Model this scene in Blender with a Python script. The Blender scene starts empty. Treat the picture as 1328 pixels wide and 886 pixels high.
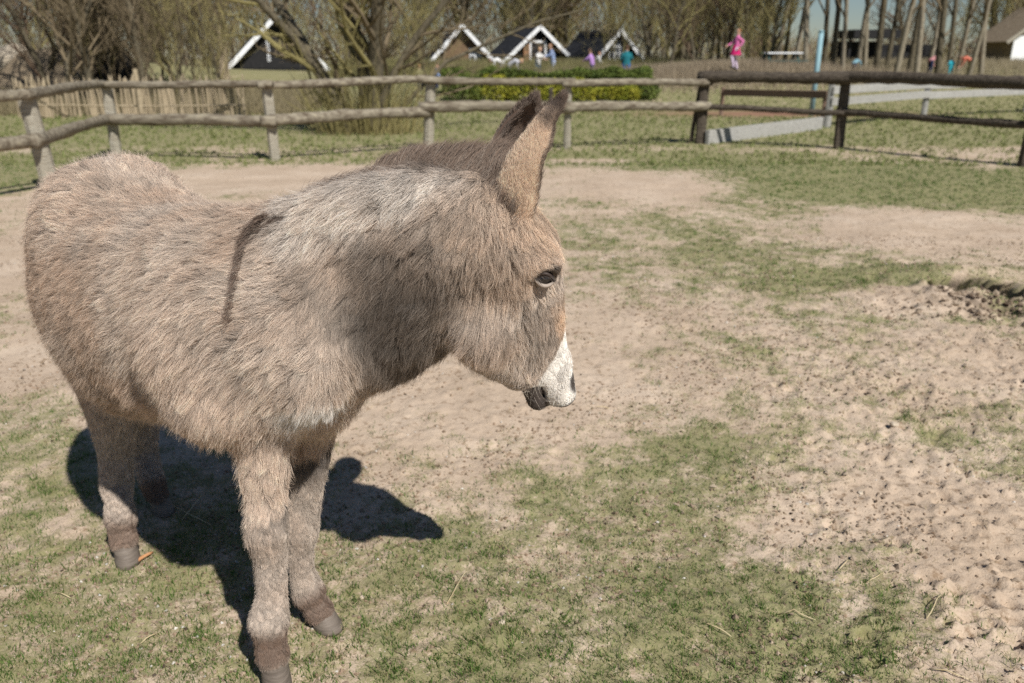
import bpy, bmesh, math, random, time
import numpy as np
from mathutils import Vector, Matrix
from mathutils.kdtree import KDTree
T00 = time.time()
R = math.radians
rng = np.random.default_rng(7)
random.seed(7)
sc = bpy.context.scene
col = sc.collection

# ------------------------------------------------------------------ camera, sky, sun
CAM_H, PITCH, LENS = 1.5, R(19.6), 28.0
FPX = LENS / 36.0 * 1328.0
cam_d = bpy.data.cameras.new('camera')
cam = bpy.data.objects.new('camera', cam_d)
col.objects.link(cam)
cam.location = (0, 0, CAM_H)
cam.rotation_euler = (math.pi / 2 - PITCH, 0, 0)
cam_d.lens = LENS
cam_d.sensor_width = 36.0
cam_d.clip_start = 0.05
cam_d.clip_end = 3000
cam_d.dof.use_dof = True
cam_d.dof.focus_distance = 1.68
cam_d.dof.aperture_fstop = 3.8
sc.camera = cam

SHX, SHY = -0.49, 0.79           # ground offset of a shadow per metre of height
SUN_EL = math.atan2(1.0, math.hypot(SHX, SHY))
world = bpy.data.worlds.new('World')
sc.world = world
world.use_nodes = True
wn = world.node_tree.nodes
sky = wn.new('ShaderNodeTexSky')
sky.sky_type = 'NISHITA'
sky.sun_disc = False
sky.sun_elevation = SUN_EL
sky.sun_rotation = math.atan2(-SHX, -SHY)
sky.air_density = 1.0
sky.dust_density = 0.2
sky.ozone_density = 4.0
world.node_tree.links.new(sky.outputs[0], wn['Background'].inputs[0])
wn['Background'].inputs[1].default_value = 0.052
sun_d = bpy.data.lights.new('sun', 'SUN')
sun_d.energy = 5.0
sun_d.angle = R(0.55)
sun_d.color = (1.0, 0.965, 0.91)
sun = bpy.data.objects.new('sun', sun_d)
col.objects.link(sun)
sun.rotation_euler = Vector((SHX, SHY, -1)).to_track_quat('-Z', 'Y').to_euler()
sun.location = (5, -8, 20)
sc.view_settings.view_transform = 'Standard'
sc.view_settings.look = 'None'
sc.view_settings.exposure = 0.16
sc.view_settings.gamma = 1.0
sc.cycles.max_bounces = 6
sc.cycles.diffuse_bounces = 3
sc.cycles.glossy_bounces = 2
sc.cycles.transmission_bounces = 3
sc.cycles.transparent_max_bounces = 6
sc.cycles.use_adaptive_sampling = True
sc.cycles.use_denoising = False

# ------------------------------------------------------------------ helpers
CP, SP = math.cos(PITCH), math.sin(PITCH)
def ray(px, py):
    x = (px - 664) / FPX; y = (443 - py) / FPX
    return x, CP + SP * y, -SP + CP * y
def P(px, py, fwd):
    "world point seen at a photo pixel, at a measured distance in front of the camera"
    x, f, u = ray(px, py); s = fwd / f
    return np.array((x * s, fwd, CAM_H + u * s))
def G(px, py, z=0.0):
    "ground point"
    x, f, u = ray(px, py); s = (z - CAM_H) / u
    return np.array((x * s, f * s, z))

def hash2(ix, iy, seed):
    h = (ix.astype(np.int64) * 374761393 + iy.astype(np.int64) * 668265263 + seed * 1442695041) & 0xffffffff
    h = ((h ^ (h >> 13)) * 1274126177) & 0xffffffff
    return ((h ^ (h >> 16)) & 0xffff) / 65535.0
def vnoise(x, y, seed=0):
    ix = np.floor(x); iy = np.floor(y); fx = x - ix; fy = y - iy
    fx = fx * fx * (3 - 2 * fx); fy = fy * fy * (3 - 2 * fy)
    a = hash2(ix, iy, seed); b = hash2(ix + 1, iy, seed); c = hash2(ix, iy + 1, seed); d = hash2(ix + 1, iy + 1, seed)
    return (a + (b - a) * fx) * (1 - fy) + (c + (d - c) * fx) * fy
def fbm(x, y, oct=4, seed=0, gain=.5):
    r = 0; a = 1; t = 0
    for i in range(oct):
        ca, sa = math.cos(.6 + i * 1.1), math.sin(.6 + i * 1.1)
        r = r + a * vnoise((x * ca - y * sa) * 2 ** i + i * 17.3, (x * sa + y * ca) * 2 ** i - i * 9.1, seed + i); t += a; a *= gain
    return r / t
def hash3(ix, iy, iz, seed):
    return hash2(ix + iz * 131.0, iy + iz * 71.0, seed)
def vnoise3(p, seed=0):
    i = np.floor(p); f = p - i; f = f * f * (3 - 2 * f)
    r = 0
    for dx in (0, 1):
        for dy in (0, 1):
            for dz in (0, 1):
                w = (f[:, 0] if dx else 1 - f[:, 0]) * (f[:, 1] if dy else 1 - f[:, 1]) * (f[:, 2] if dz else 1 - f[:, 2])
                r = r + w * hash3(i[:, 0] + dx, i[:, 1] + dy, i[:, 2] + dz, seed)
    return r
def sstep(a, b, x):
    t = np.clip((x - a) / (b - a), 0, 1); return t * t * (3 - 2 * t)

def tag(o, label=None, cat=None, group=None, kind=None):
    if label: o['label'] = label
    if cat: o['category'] = cat
    if group: o['group'] = group
    if kind: o['kind'] = kind
    return o
def empty(name, loc=(0, 0, 0), rz=0.0):
    o = bpy.data.objects.new(name, None); col.objects.link(o)
    o.location = loc; o.rotation_euler = (0, 0, rz); o.empty_display_size = .1
    return o
def link(name, me, parent=None, loc=None, rot=None):
    o = bpy.data.objects.new(name, me); col.objects.link(o)
    if parent is not None: o.parent = parent
    if loc is not None: o.location = loc
    if rot is not None: o.rotation_euler = rot
    return o
def mesh_np(name, V, F, mats=(), smooth=True, fm=None):
    "V (n,3), F (m,k) arrays of equal-size faces"
    V = np.asarray(V, dtype=np.float32); F = np.asarray(F, dtype=np.int32)
    me = bpy.data.meshes.new(name)
    me.vertices.add(len(V)); me.vertices.foreach_set('co', V.ravel())
    m, k = F.shape
    me.loops.add(m * k); me.loops.foreach_set('vertex_index', F.ravel())
    me.polygons.add(m); me.polygons.foreach_set('loop_start', np.arange(m, dtype=np.int32) * k)
    if fm is not None: me.polygons.foreach_set('material_index', np.asarray(fm, dtype=np.int32))
    me.update(calc_edges=True)
    me.polygons.foreach_set('use_smooth', np.full(m, smooth))
    for mt in mats: me.materials.append(mt)
    me.validate()
    return me
def add_attr(me, name, typ, dom, data):
    a = me.attributes.new(name, typ, dom)
    a.data.foreach_set({'FLOAT': 'value', 'FLOAT_COLOR': 'color', 'FLOAT_VECTOR': 'vector'}[typ], np.asarray(data, dtype=np.float32).ravel())
class MB:
    "collects boxes, tubes and prisms and links them as one mesh"
    def __init__(s): s.v = []; s.f = []; s.m = []
    def box(s, c, d, rz=0.0, rot=None, mi=0, jit=0.0):
        M = rot if rot is not None else Matrix.Rotation(rz, 3, 'Z')
        n = len(s.v)
        for sx in (-1, 1):
            for sy in (-1, 1):
                for sz in (-1, 1):
                    p = M @ Vector((sx * d[0] / 2 + random.uniform(-jit, jit), sy * d[1] / 2 + random.uniform(-jit, jit), sz * d[2] / 2 + random.uniform(-jit, jit)))
                    s.v.append((c[0] + p.x, c[1] + p.y, c[2] + p.z))
        for q in ((0, 1, 3, 2), (4, 6, 7, 5), (0, 4, 5, 1), (2, 3, 7, 6), (0, 2, 6, 4), (1, 5, 7, 3)):
            s.f.append([n + i for i in q]); s.m.append(mi)
        return s
    def tube(s, pts, rad, k=6, mi=0, cap=True, squash=1.0, wob=0.0):
        pts = [Vector(p) for p in pts]
        if not hasattr(rad, '__len__'): rad = [rad] * len(pts)
        n = len(s.v); up = None
        for i, p in enumerate(pts):
            t = (pts[min(i + 1, len(pts) - 1)] - pts[max(i - 1, 0)]).normalized()
            if up is None:
                up = Vector((0, 0, 1)) if abs(t.z) < .8 else Vector((1, 0, 0))
            a = t.cross(up).normalized(); b = a.cross(t).normalized(); up = b
            for j in range(k):
                w = 2 * math.pi * j / k; rr = rad[i] * (1 + random.uniform(-wob, wob))
                q = p + a * math.cos(w) * rr + b * math.sin(w) * rr * squash
                s.v.append(tuple(q))
        for i in range(len(pts) - 1):
            for j in range(k):
                s.f.append([n + i * k + j, n + i * k + (j + 1) % k, n + (i + 1) * k + (j + 1) % k, n + (i + 1) * k + j]); s.m.append(mi)
        if cap:
            s.f.append([n + j for j in range(k)][::-1]); s.m.append(mi)
            s.f.append([n + (len(pts) - 1) * k + j for j in range(k)]); s.m.append(mi)
        return s
    def poly(s, pts, mi=0):
        n = len(s.v); s.v += [tuple(p) for p in pts]; s.f.append(list(range(n, n + len(pts)))); s.m.append(mi); return s
    def mesh(s, name, mats, smooth=False):
        me = bpy.data.meshes.new(name)
        me.from_pydata(s.v, [], s.f)
        me.polygons.foreach_set('material_index', s.m)
        me.polygons.foreach_set('use_smooth', [smooth] * len(s.f))
        for m in (mats if isinstance(mats, (list, tuple)) else [mats]): me.materials.append(m)
        me.update()
        return me
    def build(s, name, mats, parent=None, smooth=False, loc=None):
        return link(name, s.mesh(name, mats, smooth), parent, loc)
def copy_tree(o, parent=None):
    c = o.copy(); col.objects.link(c)
    if parent is not None: c.parent = parent
    for ch in o.children: copy_tree(ch, c)
    return c

# ------------------------------------------------------------------ materials
def mat(name, c1, c2=None, scale=8.0, rough=.9, bump=0.0, stretch=None, c3=None, detail=4, spec=.2, bscale=None, coords='Object'):
    m = bpy.data.materials.new(name); m.use_nodes = True
    nt = m.node_tree; N = nt.nodes; L = nt.links
    b = N['Principled BSDF']
    b.inputs['Roughness'].default_value = rough
    b.inputs['Specular IOR Level'].default_value = spec
    b.inputs['Base Color'].default_value = (*c1, 1)
    if c2 is not None or bump:
        tc = N.new('ShaderNodeTexCoord'); mp = N.new('ShaderNodeMapping')
        L.new(tc.outputs[coords], mp.inputs[0])
        if stretch: mp.inputs['Scale'].default_value = stretch
        n = N.new('ShaderNodeTexNoise'); n.inputs['Scale'].default_value = scale; n.inputs['Detail'].default_value = detail
        n.inputs['Roughness'].default_value = .65
        L.new(mp.outputs[0], n.inputs['Vector'])
        if c2 is not None:
            r = N.new('ShaderNodeValToRGB'); e = r.color_ramp.elements
            e[0].position = .35; e[1].position = .65; e[0].color = (*c1, 1); e[1].color = (*c2, 1)
            if c3 is not None:
                k = e.new(.78); k.color = (*c3, 1)
            L.new(n.outputs[0], r.inputs[0]); L.new(r.outputs[0], b.inputs['Base Color'])
        if bump:
            bp = N.new('ShaderNodeBump'); bp.inputs['Strength'].default_value = bump; bp.inputs['Distance'].default_value = .02
            L.new(n.outputs[0], bp.inputs['Height']); L.new(bp.outputs[0], b.inputs['Normal'])
    return m
M = {}
M['wood_grey'] = mat('weathered_grey_wood', (.24, .21, .16), (.40, .37, .30), 6, .9, .6, (1.2, 1.2, 14), (.42, .38, .30))
M['wood_rail'] = mat('lichened_rail_wood', (.10, .078, .055), (.30, .265, .20), 3.2, .9, .6, (1, 5, 5), (.36, .30, .12), coords='Object')
M['wood_dark'] = mat('dark_log_wood', (.04, .031, .023), (.11, .09, .068), 5, .8, .8, (1, 6, 6), (.20, .18, .15))  # mottled dark brown with greyer flecks, the same all over each log
M['plank_pale'] = mat('pale_grey_plank', (.26, .25, .23), (.42, .41, .38), 4, .85, .3, (1, 8, 8))
M['plank_brown'] = mat('brown_plank', (.16, .10, .075), (.27, .19, .14), 4, .85, .3, (1, 8, 8))
M['stake'] = mat('split_stake_wood', (.24, .185, .12), (.46, .38, .26), 5, .9, .3, (2, 2, 9))
M['bark'] = mat('tree_bark', (.065, .055, .036), (.16, .135, .09), 7, .95, .8, (2, 2, 1), (.15, .15, .06))
M['bark_pale'] = mat('pale_tree_bark', (.17, .145, .105), (.30, .26, .19), 6, .95, .5, (2, 2, 1), (.17, .18, .08))
M['twig'] = mat('bare_twigs', (.12, .092, .055), (.21, .165, .105), 1.2, .95)
M['twig_green'] = mat('budding_twigs', (.16, .135, .055), (.29, .25, .11), 1.5, .95)
M['twig_red'] = mat('dark_reddish_twigs', (.105, .068, .045), (.17, .125, .085), 1.2, .95)
M['black'] = mat('black_roofing', (.012, .013, .016), (.03, .032, .038), 5, .8)
M['blackwood'] = mat('black_boards', (.012, .012, .013), (.026, .025, .026), 8, .75, .2)
M['white'] = mat('white_paint', (.74, .75, .76), (.82, .83, .83), 3, .6)
M['brownwall'] = mat('brown_boards', (.13, .085, .05), (.22, .15, .09), 6, .85)
M['reed'] = mat('reed_thatch', (.17, .13, .085), (.27, .215, .15), 7, .95, .6)
M['glass'] = mat('dark_glass', (.06, .07, .09), None, rough=.15, spec=.6)
M['doorwood'] = mat('orange_brown_door', (.28, .15, .08), (.36, .20, .11), 5, .7)
M['skin'] = mat('skin', (.52, .32, .23), None, rough=.6)
M['hoof'] = mat('grey_horn', (.13, .105, .085), (.20, .165, .135), 14, .6, .25, (1, 1, 6), spec=.3)
M['teal'] = mat('teal_painted_steel', (.20, .34, .38), (.26, .40, .44), 6, .6)
M['stone'] = mat('pale_stone', (.42, .34, .25), (.55, .47, .37), 30, .9, .3)
M['stick'] = mat('peeled_orange_stick', (.42, .19, .08), (.55, .30, .15), 40, .8)
M['straw'] = mat('dry_straw', (.46, .36, .20), (.62, .52, .34), 20, .85)
def cloth(name, c): 
    if name not in M: M[name] = mat(name, c, tuple(x * .8 for x in c), 20, .9)
    return M[name]
bm_ = bpy.data.materials.new('grass_blade'); bm_.use_nodes = True; nt = bm_.node_tree; N = nt.nodes; L = nt.links
at = N.new('ShaderNodeAttribute'); at.attribute_name = 'col'; b = N['Principled BSDF']; b.inputs['Roughness'].default_value = .6; b.inputs['Specular IOR Level'].default_value = .2
tl = N.new('ShaderNodeBsdfTranslucent'); mx = N.new('ShaderNodeMixShader'); mx.inputs[0].default_value = .3
L.new(at.outputs['Color'], b.inputs['Base Color']); L.new(at.outputs['Color'], tl.inputs[0]); L.new(b.outputs[0], mx.inputs[1]); L.new(tl.outputs[0], mx.inputs[2]); L.new(mx.outputs[0], N['Material Output'].inputs[0])
M['blade'] = bm_
HAIRS = 850000
# ------------------------------------------------------------------ ground: one sheet to the horizon
def blob_list():
    # (px, py, rx, ry, amount) measured on the photo's ground, converted to ellipses on the ground
    B = []
    for (px, py, rx, ry, a) in (
        # green
        (-80, 760, 330, 190, .55), (150, 800, 260, 110, .32), (600, 720, 230, 130, .48), (720, 860, 300, 110, .40), (480, 850, 180, 120, .30),
        (860, 770, 160, 100, .45), (1050, 800, 170, 80, .50), (1100, 855, 120, 50, .42), (850, 640, 150, 60, .22), (1220, 780, 50, 40, .35), (870, 590, 90, 30, .2),
        (1000, 590, 190, 40, .30), (1150, 580, 150, 40, .30), (1000, 420, 200, 40, .22), (900, 320, 160, 30, .25), (1080, 500, 120, 22, .22), (700, 580, 120, 40, .2),
        (1100, 362, 190, 22, .95), (1150, 415, 85, 13, .65), (980, 330, 160, 22, .45), (1340, 355, 70, 12, .8), (1265, 381, 32, 10, .9),
        (1000, 250, 110, 16, .8), (1200, 238, 260, 26, 2.0), (950, 212, 140, 8, 1.2), (960, 292, 140, 16, .55), (800, 290, 120, 12, .35), (850, 200, 260, 10, .9),
        (560, 205, 260, 12, .6), (760, 262, 60, 10, .3), (20, 530, 60, 30, .45), (-40, 600, 160, 60, .5), (40, 380, 60, 12, .12),
        (900, 455, 120, 20, .22), (1100, 470, 100, 20, .25), (20, 230, 110, 20, 1.0), (100, 205, 200, 14, 1.0),
        # bare sand
        (850, 242, 140, 17, -1.3), (1190, 296, 170, 24, -1.5), (560, 480, 260, 90, -.5), (760, 470, 170, 90, -.35), (330, 232, 150, 14, -1.6), (60, 330, 130, 50, -.9),
        (520, 225, 160, 10, -.7), (760, 208, 120, 3.2, -1.2), (1180, 390, 60, 16, -.8), (1260, 480, 150, 50, -.6), (1170, 650, 130, 60, -.5), (1290, 720, 110, 160, -.8),
        (1010, 700, 60, 30, -.2), (60, 460, 160, 60, -.6), (1000, 455, 100, 30, -.1)):
        c = G(px, py); r1 = abs(G(px + rx, py)[0] - c[0]); r2 = abs(G(px, py - ry)[1] - G(px, py + ry)[1]) / 2
        B.append((c[0], c[1], r1, r2, a))
    return B
BLOBS = blob_list()
HOLE = G(1283, 376)
def green(x, y):
    w = .12 * (fbm(x * 1.1, y * 1.1, 3, 5) - .5)
    g = .43 + 0 * x
    far = sstep(14.5, 16.0, y + fbm(x * .5, y * .5, 2, 9))
    left_out = sstep(8.4, 9.6, y - x * .9 - 4.6) * (y < 30)
    for (cx, cy, rx, ry, a) in BLOBS:
        d2 = ((x - cx) / rx) ** 2 + ((y - cy) / ry) ** 2
        g = g + a * np.exp(-d2 * 1.1) * (1 - .5 * far)
    g = g + far * 1.0
    g = g + (fbm(x * 2.2, y * 2.2, 4, 21) - .5) * 1.2 + (fbm(x * 11, y * 11, 4, 31) - .5) * 1.5 + w
    return np.clip(g, 0, 1.4)
def bare_red(x, y):   # sand play area beyond the right fence
    return np.exp(-(((x - 7.5) / 4.5) ** 2 + ((y - 23.5) / 1.6) ** 2) * 1.5)
PRINTS = []
for i in range(500):
    yy = 1.2 + 8 * rng.random() ** 1.6; xx = rng.uniform(-.9, 1.0) * (yy + .6)
    PRINTS.append((xx, yy, rng.uniform(.012, .05), rng.uniform(.1, .6)))
for i in range(150):
    q = G(rng.uniform(1000, 1360), rng.uniform(470, 890)); PRINTS.append((q[0], q[1], rng.uniform(.010, .032), rng.uniform(.5, 2.2)))
def terrain(x, y):
    z = .9 * sstep(24, 42, y) + .5 * np.exp(-(((x - 10.0) / 5.5) ** 2 + ((y - 33) / 3.2) ** 2)) + 1.1 * sstep(3, 12, x) * sstep(34, 50, y) * .3
    z = z + .9 * np.exp(-(((x + 21) / 8) ** 2 + ((y - 36) / 4) ** 2))
    return z
def height(x, y, fine=True):
    z = terrain(x, y)
    near = 1 - sstep(8, 22, y)
    z = z + near * ((fbm(x * .9, y * .9, 3, 51) - .5) * .06 + (fbm(x * 4, y * 4, 3, 61) - .5) * .022)
    if fine:
        rough = .004 + .007 * np.clip(fbm(x * 1.3, y * 1.3, 2, 77) * 2 - .6, 0, 1) + .007 * sstep(.9, 2.4, x) * (1 - sstep(3, 9, y))
        f = fbm(x * 17, y * 17, 4, 71, .62)
        z = z + (1 - sstep(6, 14, y)) * (f - .5) * rough * 2.4 + (1 - sstep(5, 10, y)) * (-.016) * np.clip(fbm(x * 8, y * 8, 3, 87) - .60, 0, 1) * 4 * sstep(.2, 1.6, x)
        c = fbm(x * 42, y * 42, 2, 91)
        z = z + (1 - sstep(3, 7, y)) * np.clip(c - .60, 0, 1) * (.035 + .05 * sstep(.7, 1.8, x))
    # mounds of the dug hole and the hole itself
    hx, hy = HOLE[0], HOLE[1]
    z = z + .05 * np.exp(-(((x - hx + .45) / .45) ** 2 + ((y - hy + .15) / .25) ** 2)) + .07 * np.exp(-(((x - hx) / .5) ** 2 + ((y - hy - .42) / .18) ** 2))
    wob = (fbm(x * 5, y * 5, 4, 101) - .5) * 1.3
    hr_ = np.exp(-(((x - hx + .15) / .75) ** 2 + ((y - hy + .3) / .5) ** 2)); z = z + hr_ * (fbm(x * 9, y * 9, 4, 131) - .5) * .13
    d = np.sqrt(((x - hx + .04) / .40) ** 2 + ((y - hy) / .27) ** 2) + wob * .8
    z = z - .42 * (1 - sstep(.55, .95, d))
    d = np.sqrt(((x - hx + .17) / .16) ** 2 + ((y - hy + .46) / .15) ** 2) + wob
    z = z - .08 * (1 - sstep(.5, 1.0, d))
    return z
def grade(a, b, h0, centre_lo, centre_hi, grow):
    "1-D coordinates: step h0 inside the centre, growing outside"
    xs = list(np.arange(centre_lo, centre_hi, h0)); s = h0; x = xs[-1]
    while x < b: s *= grow; x += s; xs.append(min(x, b) if x >= b else x)
    s = h0; x = xs[0]; lo = []
    while x > a: s *= grow; x -= s; lo.append(max(x, a))
    return np.array(lo[::-1] + xs)
gx = grade(-700, 700, .0135, -1.9, 2.6, 1.028)
gy = [(-60.0), -20.0, -6, -2, 0, .5, .8]
y = 1.0
while y < 900: gy.append(y); y += max(.011, .0056 * y) if y < 20 else .016 * y
gy = np.array(gy)
XX, YY = np.meshgrid(gx, gy)
ZZ = height(XX.ravel(), YY.ravel()).reshape(XX.shape)
for (cx, cy, r, dep) in PRINTS:
    i0, i1 = np.searchsorted(gx, [cx - 3 * r, cx + 3 * r]); j0, j1 = np.searchsorted(gy, [cy - 3 * r, cy + 3 * r])
    if i1 <= i0 or j1 <= j0: continue
    d = np.hypot(XX[j0:j1, i0:i1] - cx, (YY[j0:j1, i0:i1] - cy) * 1.2) / r
    d = d + (fbm(XX[j0:j1, i0:i1] * 30, YY[j0:j1, i0:i1] * 30, 3, 151) - .5) * 1.6
    ZZ[j0:j1, i0:i1] += dep * (-.012 * np.exp(-d ** 2) + .007 * np.exp(-((d - 1.5) / .45) ** 2))
def zat(x, y):
    "bilinear height of the ground sheet"
    x = np.atleast_1d(np.asarray(x, float)); y = np.atleast_1d(np.asarray(y, float))
    i = np.clip(np.searchsorted(gx, x) - 1, 0, len(gx) - 2); j = np.clip(np.searchsorted(gy, y) - 1, 0, len(gy) - 2)
    fx = (x - gx[i]) / (gx[i + 1] - gx[i]); fy = (y - gy[j]) / (gy[j + 1] - gy[j])
    return (ZZ[j, i] * (1 - fx) + ZZ[j, i + 1] * fx) * (1 - fy) + (ZZ[j + 1, i] * (1 - fx) + ZZ[j + 1, i + 1] * fx) * fy
def zg(x, y): return float(zat(x, y)[0])
ny, nx = XX.shape
idx = np.arange(nx * ny).reshape(ny, nx)
F = np.stack([idx[:-1, :-1], idx[:-1, 1:], idx[1:, 1:], idx[1:, :-1]], -1).reshape(-1, 4)
gm = bpy.data.materials.new('sandy_paddock_ground'); gm.use_nodes = True
nt = gm.node_tree; N = nt.nodes; L = nt.links; b = N['Principled BSDF']; b.inputs['Roughness'].default_value = .95; b.inputs['Specular IOR Level'].default_value = .1
at = N.new('ShaderNodeAttribute'); at.attribute_name = 'green'
at2 = N.new('ShaderNodeAttribute'); at2.attribute_name = 'red'
tc = N.new('ShaderNodeTexCoord')
def noise(scale, det=5, ro=.65):
    n = N.new('ShaderNodeTexNoise'); n.inputs['Scale'].default_value = scale; n.inputs['Detail'].default_value = det; n.inputs['Roughness'].default_value = ro
    L.new(tc.outputs['Object'], n.inputs['Vector']); return n
def ramp(src, stops):
    r = N.new('ShaderNodeValToRGB'); e = r.color_ramp.elements
    while len(e) < len(stops): e.new(.5)
    for k, (p, c) in zip(e, stops): k.position = p; k.color = (*c, 1) if len(c) == 3 else c
    L.new(src, r.inputs[0]); return r
def mix(f, a, bb, typ='MIX'):
    m = N.new('ShaderNodeMix'); m.data_type = 'RGBA'; m.blend_type = typ
    if isinstance(f, float): m.inputs[0].default_value = f
    else: L.new(f, m.inputs[0])
    for s, v in ((6, a), (7, bb)):
        if isinstance(v, tuple): m.inputs[s].default_value = (*v, 1)
        else: L.new(v, m.inputs[s])
    return m.outputs[2]
def math_(op, a, bb):
    m = N.new('ShaderNodeMath'); m.operation = op
    for i, v in enumerate((a, bb)):
        if isinstance(v, (int, float)): m.inputs[i].default_value = v
        else: L.new(v, m.inputs[i])
    return m.outputs[0]
n1 = noise(1.6); n2 = noise(24); n3 = noise(140, 3)
sand = ramp(n1.outputs[0], [(.3, (.41, .315, .23)), (.5, (.48, .375, .28)), (.7, (.54, .435, .335))])
sand2 = mix(ramp(n2.outputs[0], [(.32, (1, 1, 1)), (.45, (0, 0, 0))]).outputs[0], sand.outputs[0], (.25, .175, .115))
sand3 = mix(ramp(n3.outputs[0], [(.60, (0, 0, 0)), (.72, (1, 1, 1))]).outputs[0], sand2, (.56, .46, .35))
sand4 = mix(ramp(n3.outputs[0], [(.28, (1, 1, 1)), (.38, (0, 0, 0))]).outputs[0], sand3, (.19, .13, .085))
n4 = noise(55, 4, .7); n5 = noise(7, 4)
n6 = noise(230, 3, .7)
gcol = ramp(math_('ADD', math_('MULTIPLY', n4.outputs[0], .5), math_('MULTIPLY', n6.outputs[0], .5)), [(.36, (.05, .06, .02)), (.47, (.13, .15, .048)), (.54, (.21, .20, .10)), (.64, (.38, .30, .20))])
gcol2 = mix(ramp(n5.outputs[0], [(.35, (0, 0, 0)), (.7, (.6, .6, .6))]).outputs[0], gcol.outputs[0], (.25, .24, .10))
gf = math_('ADD', at.outputs['Fac'], math_('MULTIPLY', math_('SUBTRACT', n4.outputs[0], .5), 2.6))
gf = math_('ADD', gf, math_('MULTIPLY', math_('SUBTRACT', n5.outputs[0], .5), .6))
gf = math_('ADD', gf, math_('MULTIPLY', math_('SUBTRACT', n6.outputs[0], .5), 2.2))
gr = ramp(gf, [(.50, (0, 0, 0)), (1.3, (.85, .85, .85))])
c = mix(gr.outputs[0], sand4, gcol2)
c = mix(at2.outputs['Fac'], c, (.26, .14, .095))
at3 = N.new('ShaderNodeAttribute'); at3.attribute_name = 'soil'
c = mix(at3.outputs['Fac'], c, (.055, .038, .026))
L.new(c, b.inputs['Base Color'])
bp = N.new('ShaderNodeBump'); bp.inputs['Strength'].default_value = .8; bp.inputs['Distance'].default_value = .006
bp2 = N.new('ShaderNodeBump'); bp2.inputs['Strength'].default_value = .7; bp2.inputs['Distance'].default_value = .0025
L.new(n4.outputs[0], bp.inputs['Height']); L.new(n3.outputs[0], bp2.inputs['Height']); L.new(bp.outputs[0], bp2.inputs['Normal']); L.new(bp2.outputs[0], b.inputs['Normal'])
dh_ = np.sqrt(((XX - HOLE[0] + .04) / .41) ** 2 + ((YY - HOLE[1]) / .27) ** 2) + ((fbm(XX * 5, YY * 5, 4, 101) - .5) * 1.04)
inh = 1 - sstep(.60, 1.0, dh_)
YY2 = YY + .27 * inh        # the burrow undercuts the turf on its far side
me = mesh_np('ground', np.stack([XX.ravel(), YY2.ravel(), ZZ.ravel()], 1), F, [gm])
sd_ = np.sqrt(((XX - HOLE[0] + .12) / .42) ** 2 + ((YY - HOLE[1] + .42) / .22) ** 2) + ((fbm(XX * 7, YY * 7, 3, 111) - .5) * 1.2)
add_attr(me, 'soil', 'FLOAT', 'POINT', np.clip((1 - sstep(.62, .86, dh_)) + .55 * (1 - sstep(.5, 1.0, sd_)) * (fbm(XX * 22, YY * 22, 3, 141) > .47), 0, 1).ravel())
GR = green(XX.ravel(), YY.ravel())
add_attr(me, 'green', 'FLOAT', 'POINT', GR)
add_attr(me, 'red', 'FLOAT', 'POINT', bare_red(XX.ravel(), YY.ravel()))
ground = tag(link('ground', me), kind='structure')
print('ground', XX.shape, time.time() - T00)
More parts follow.
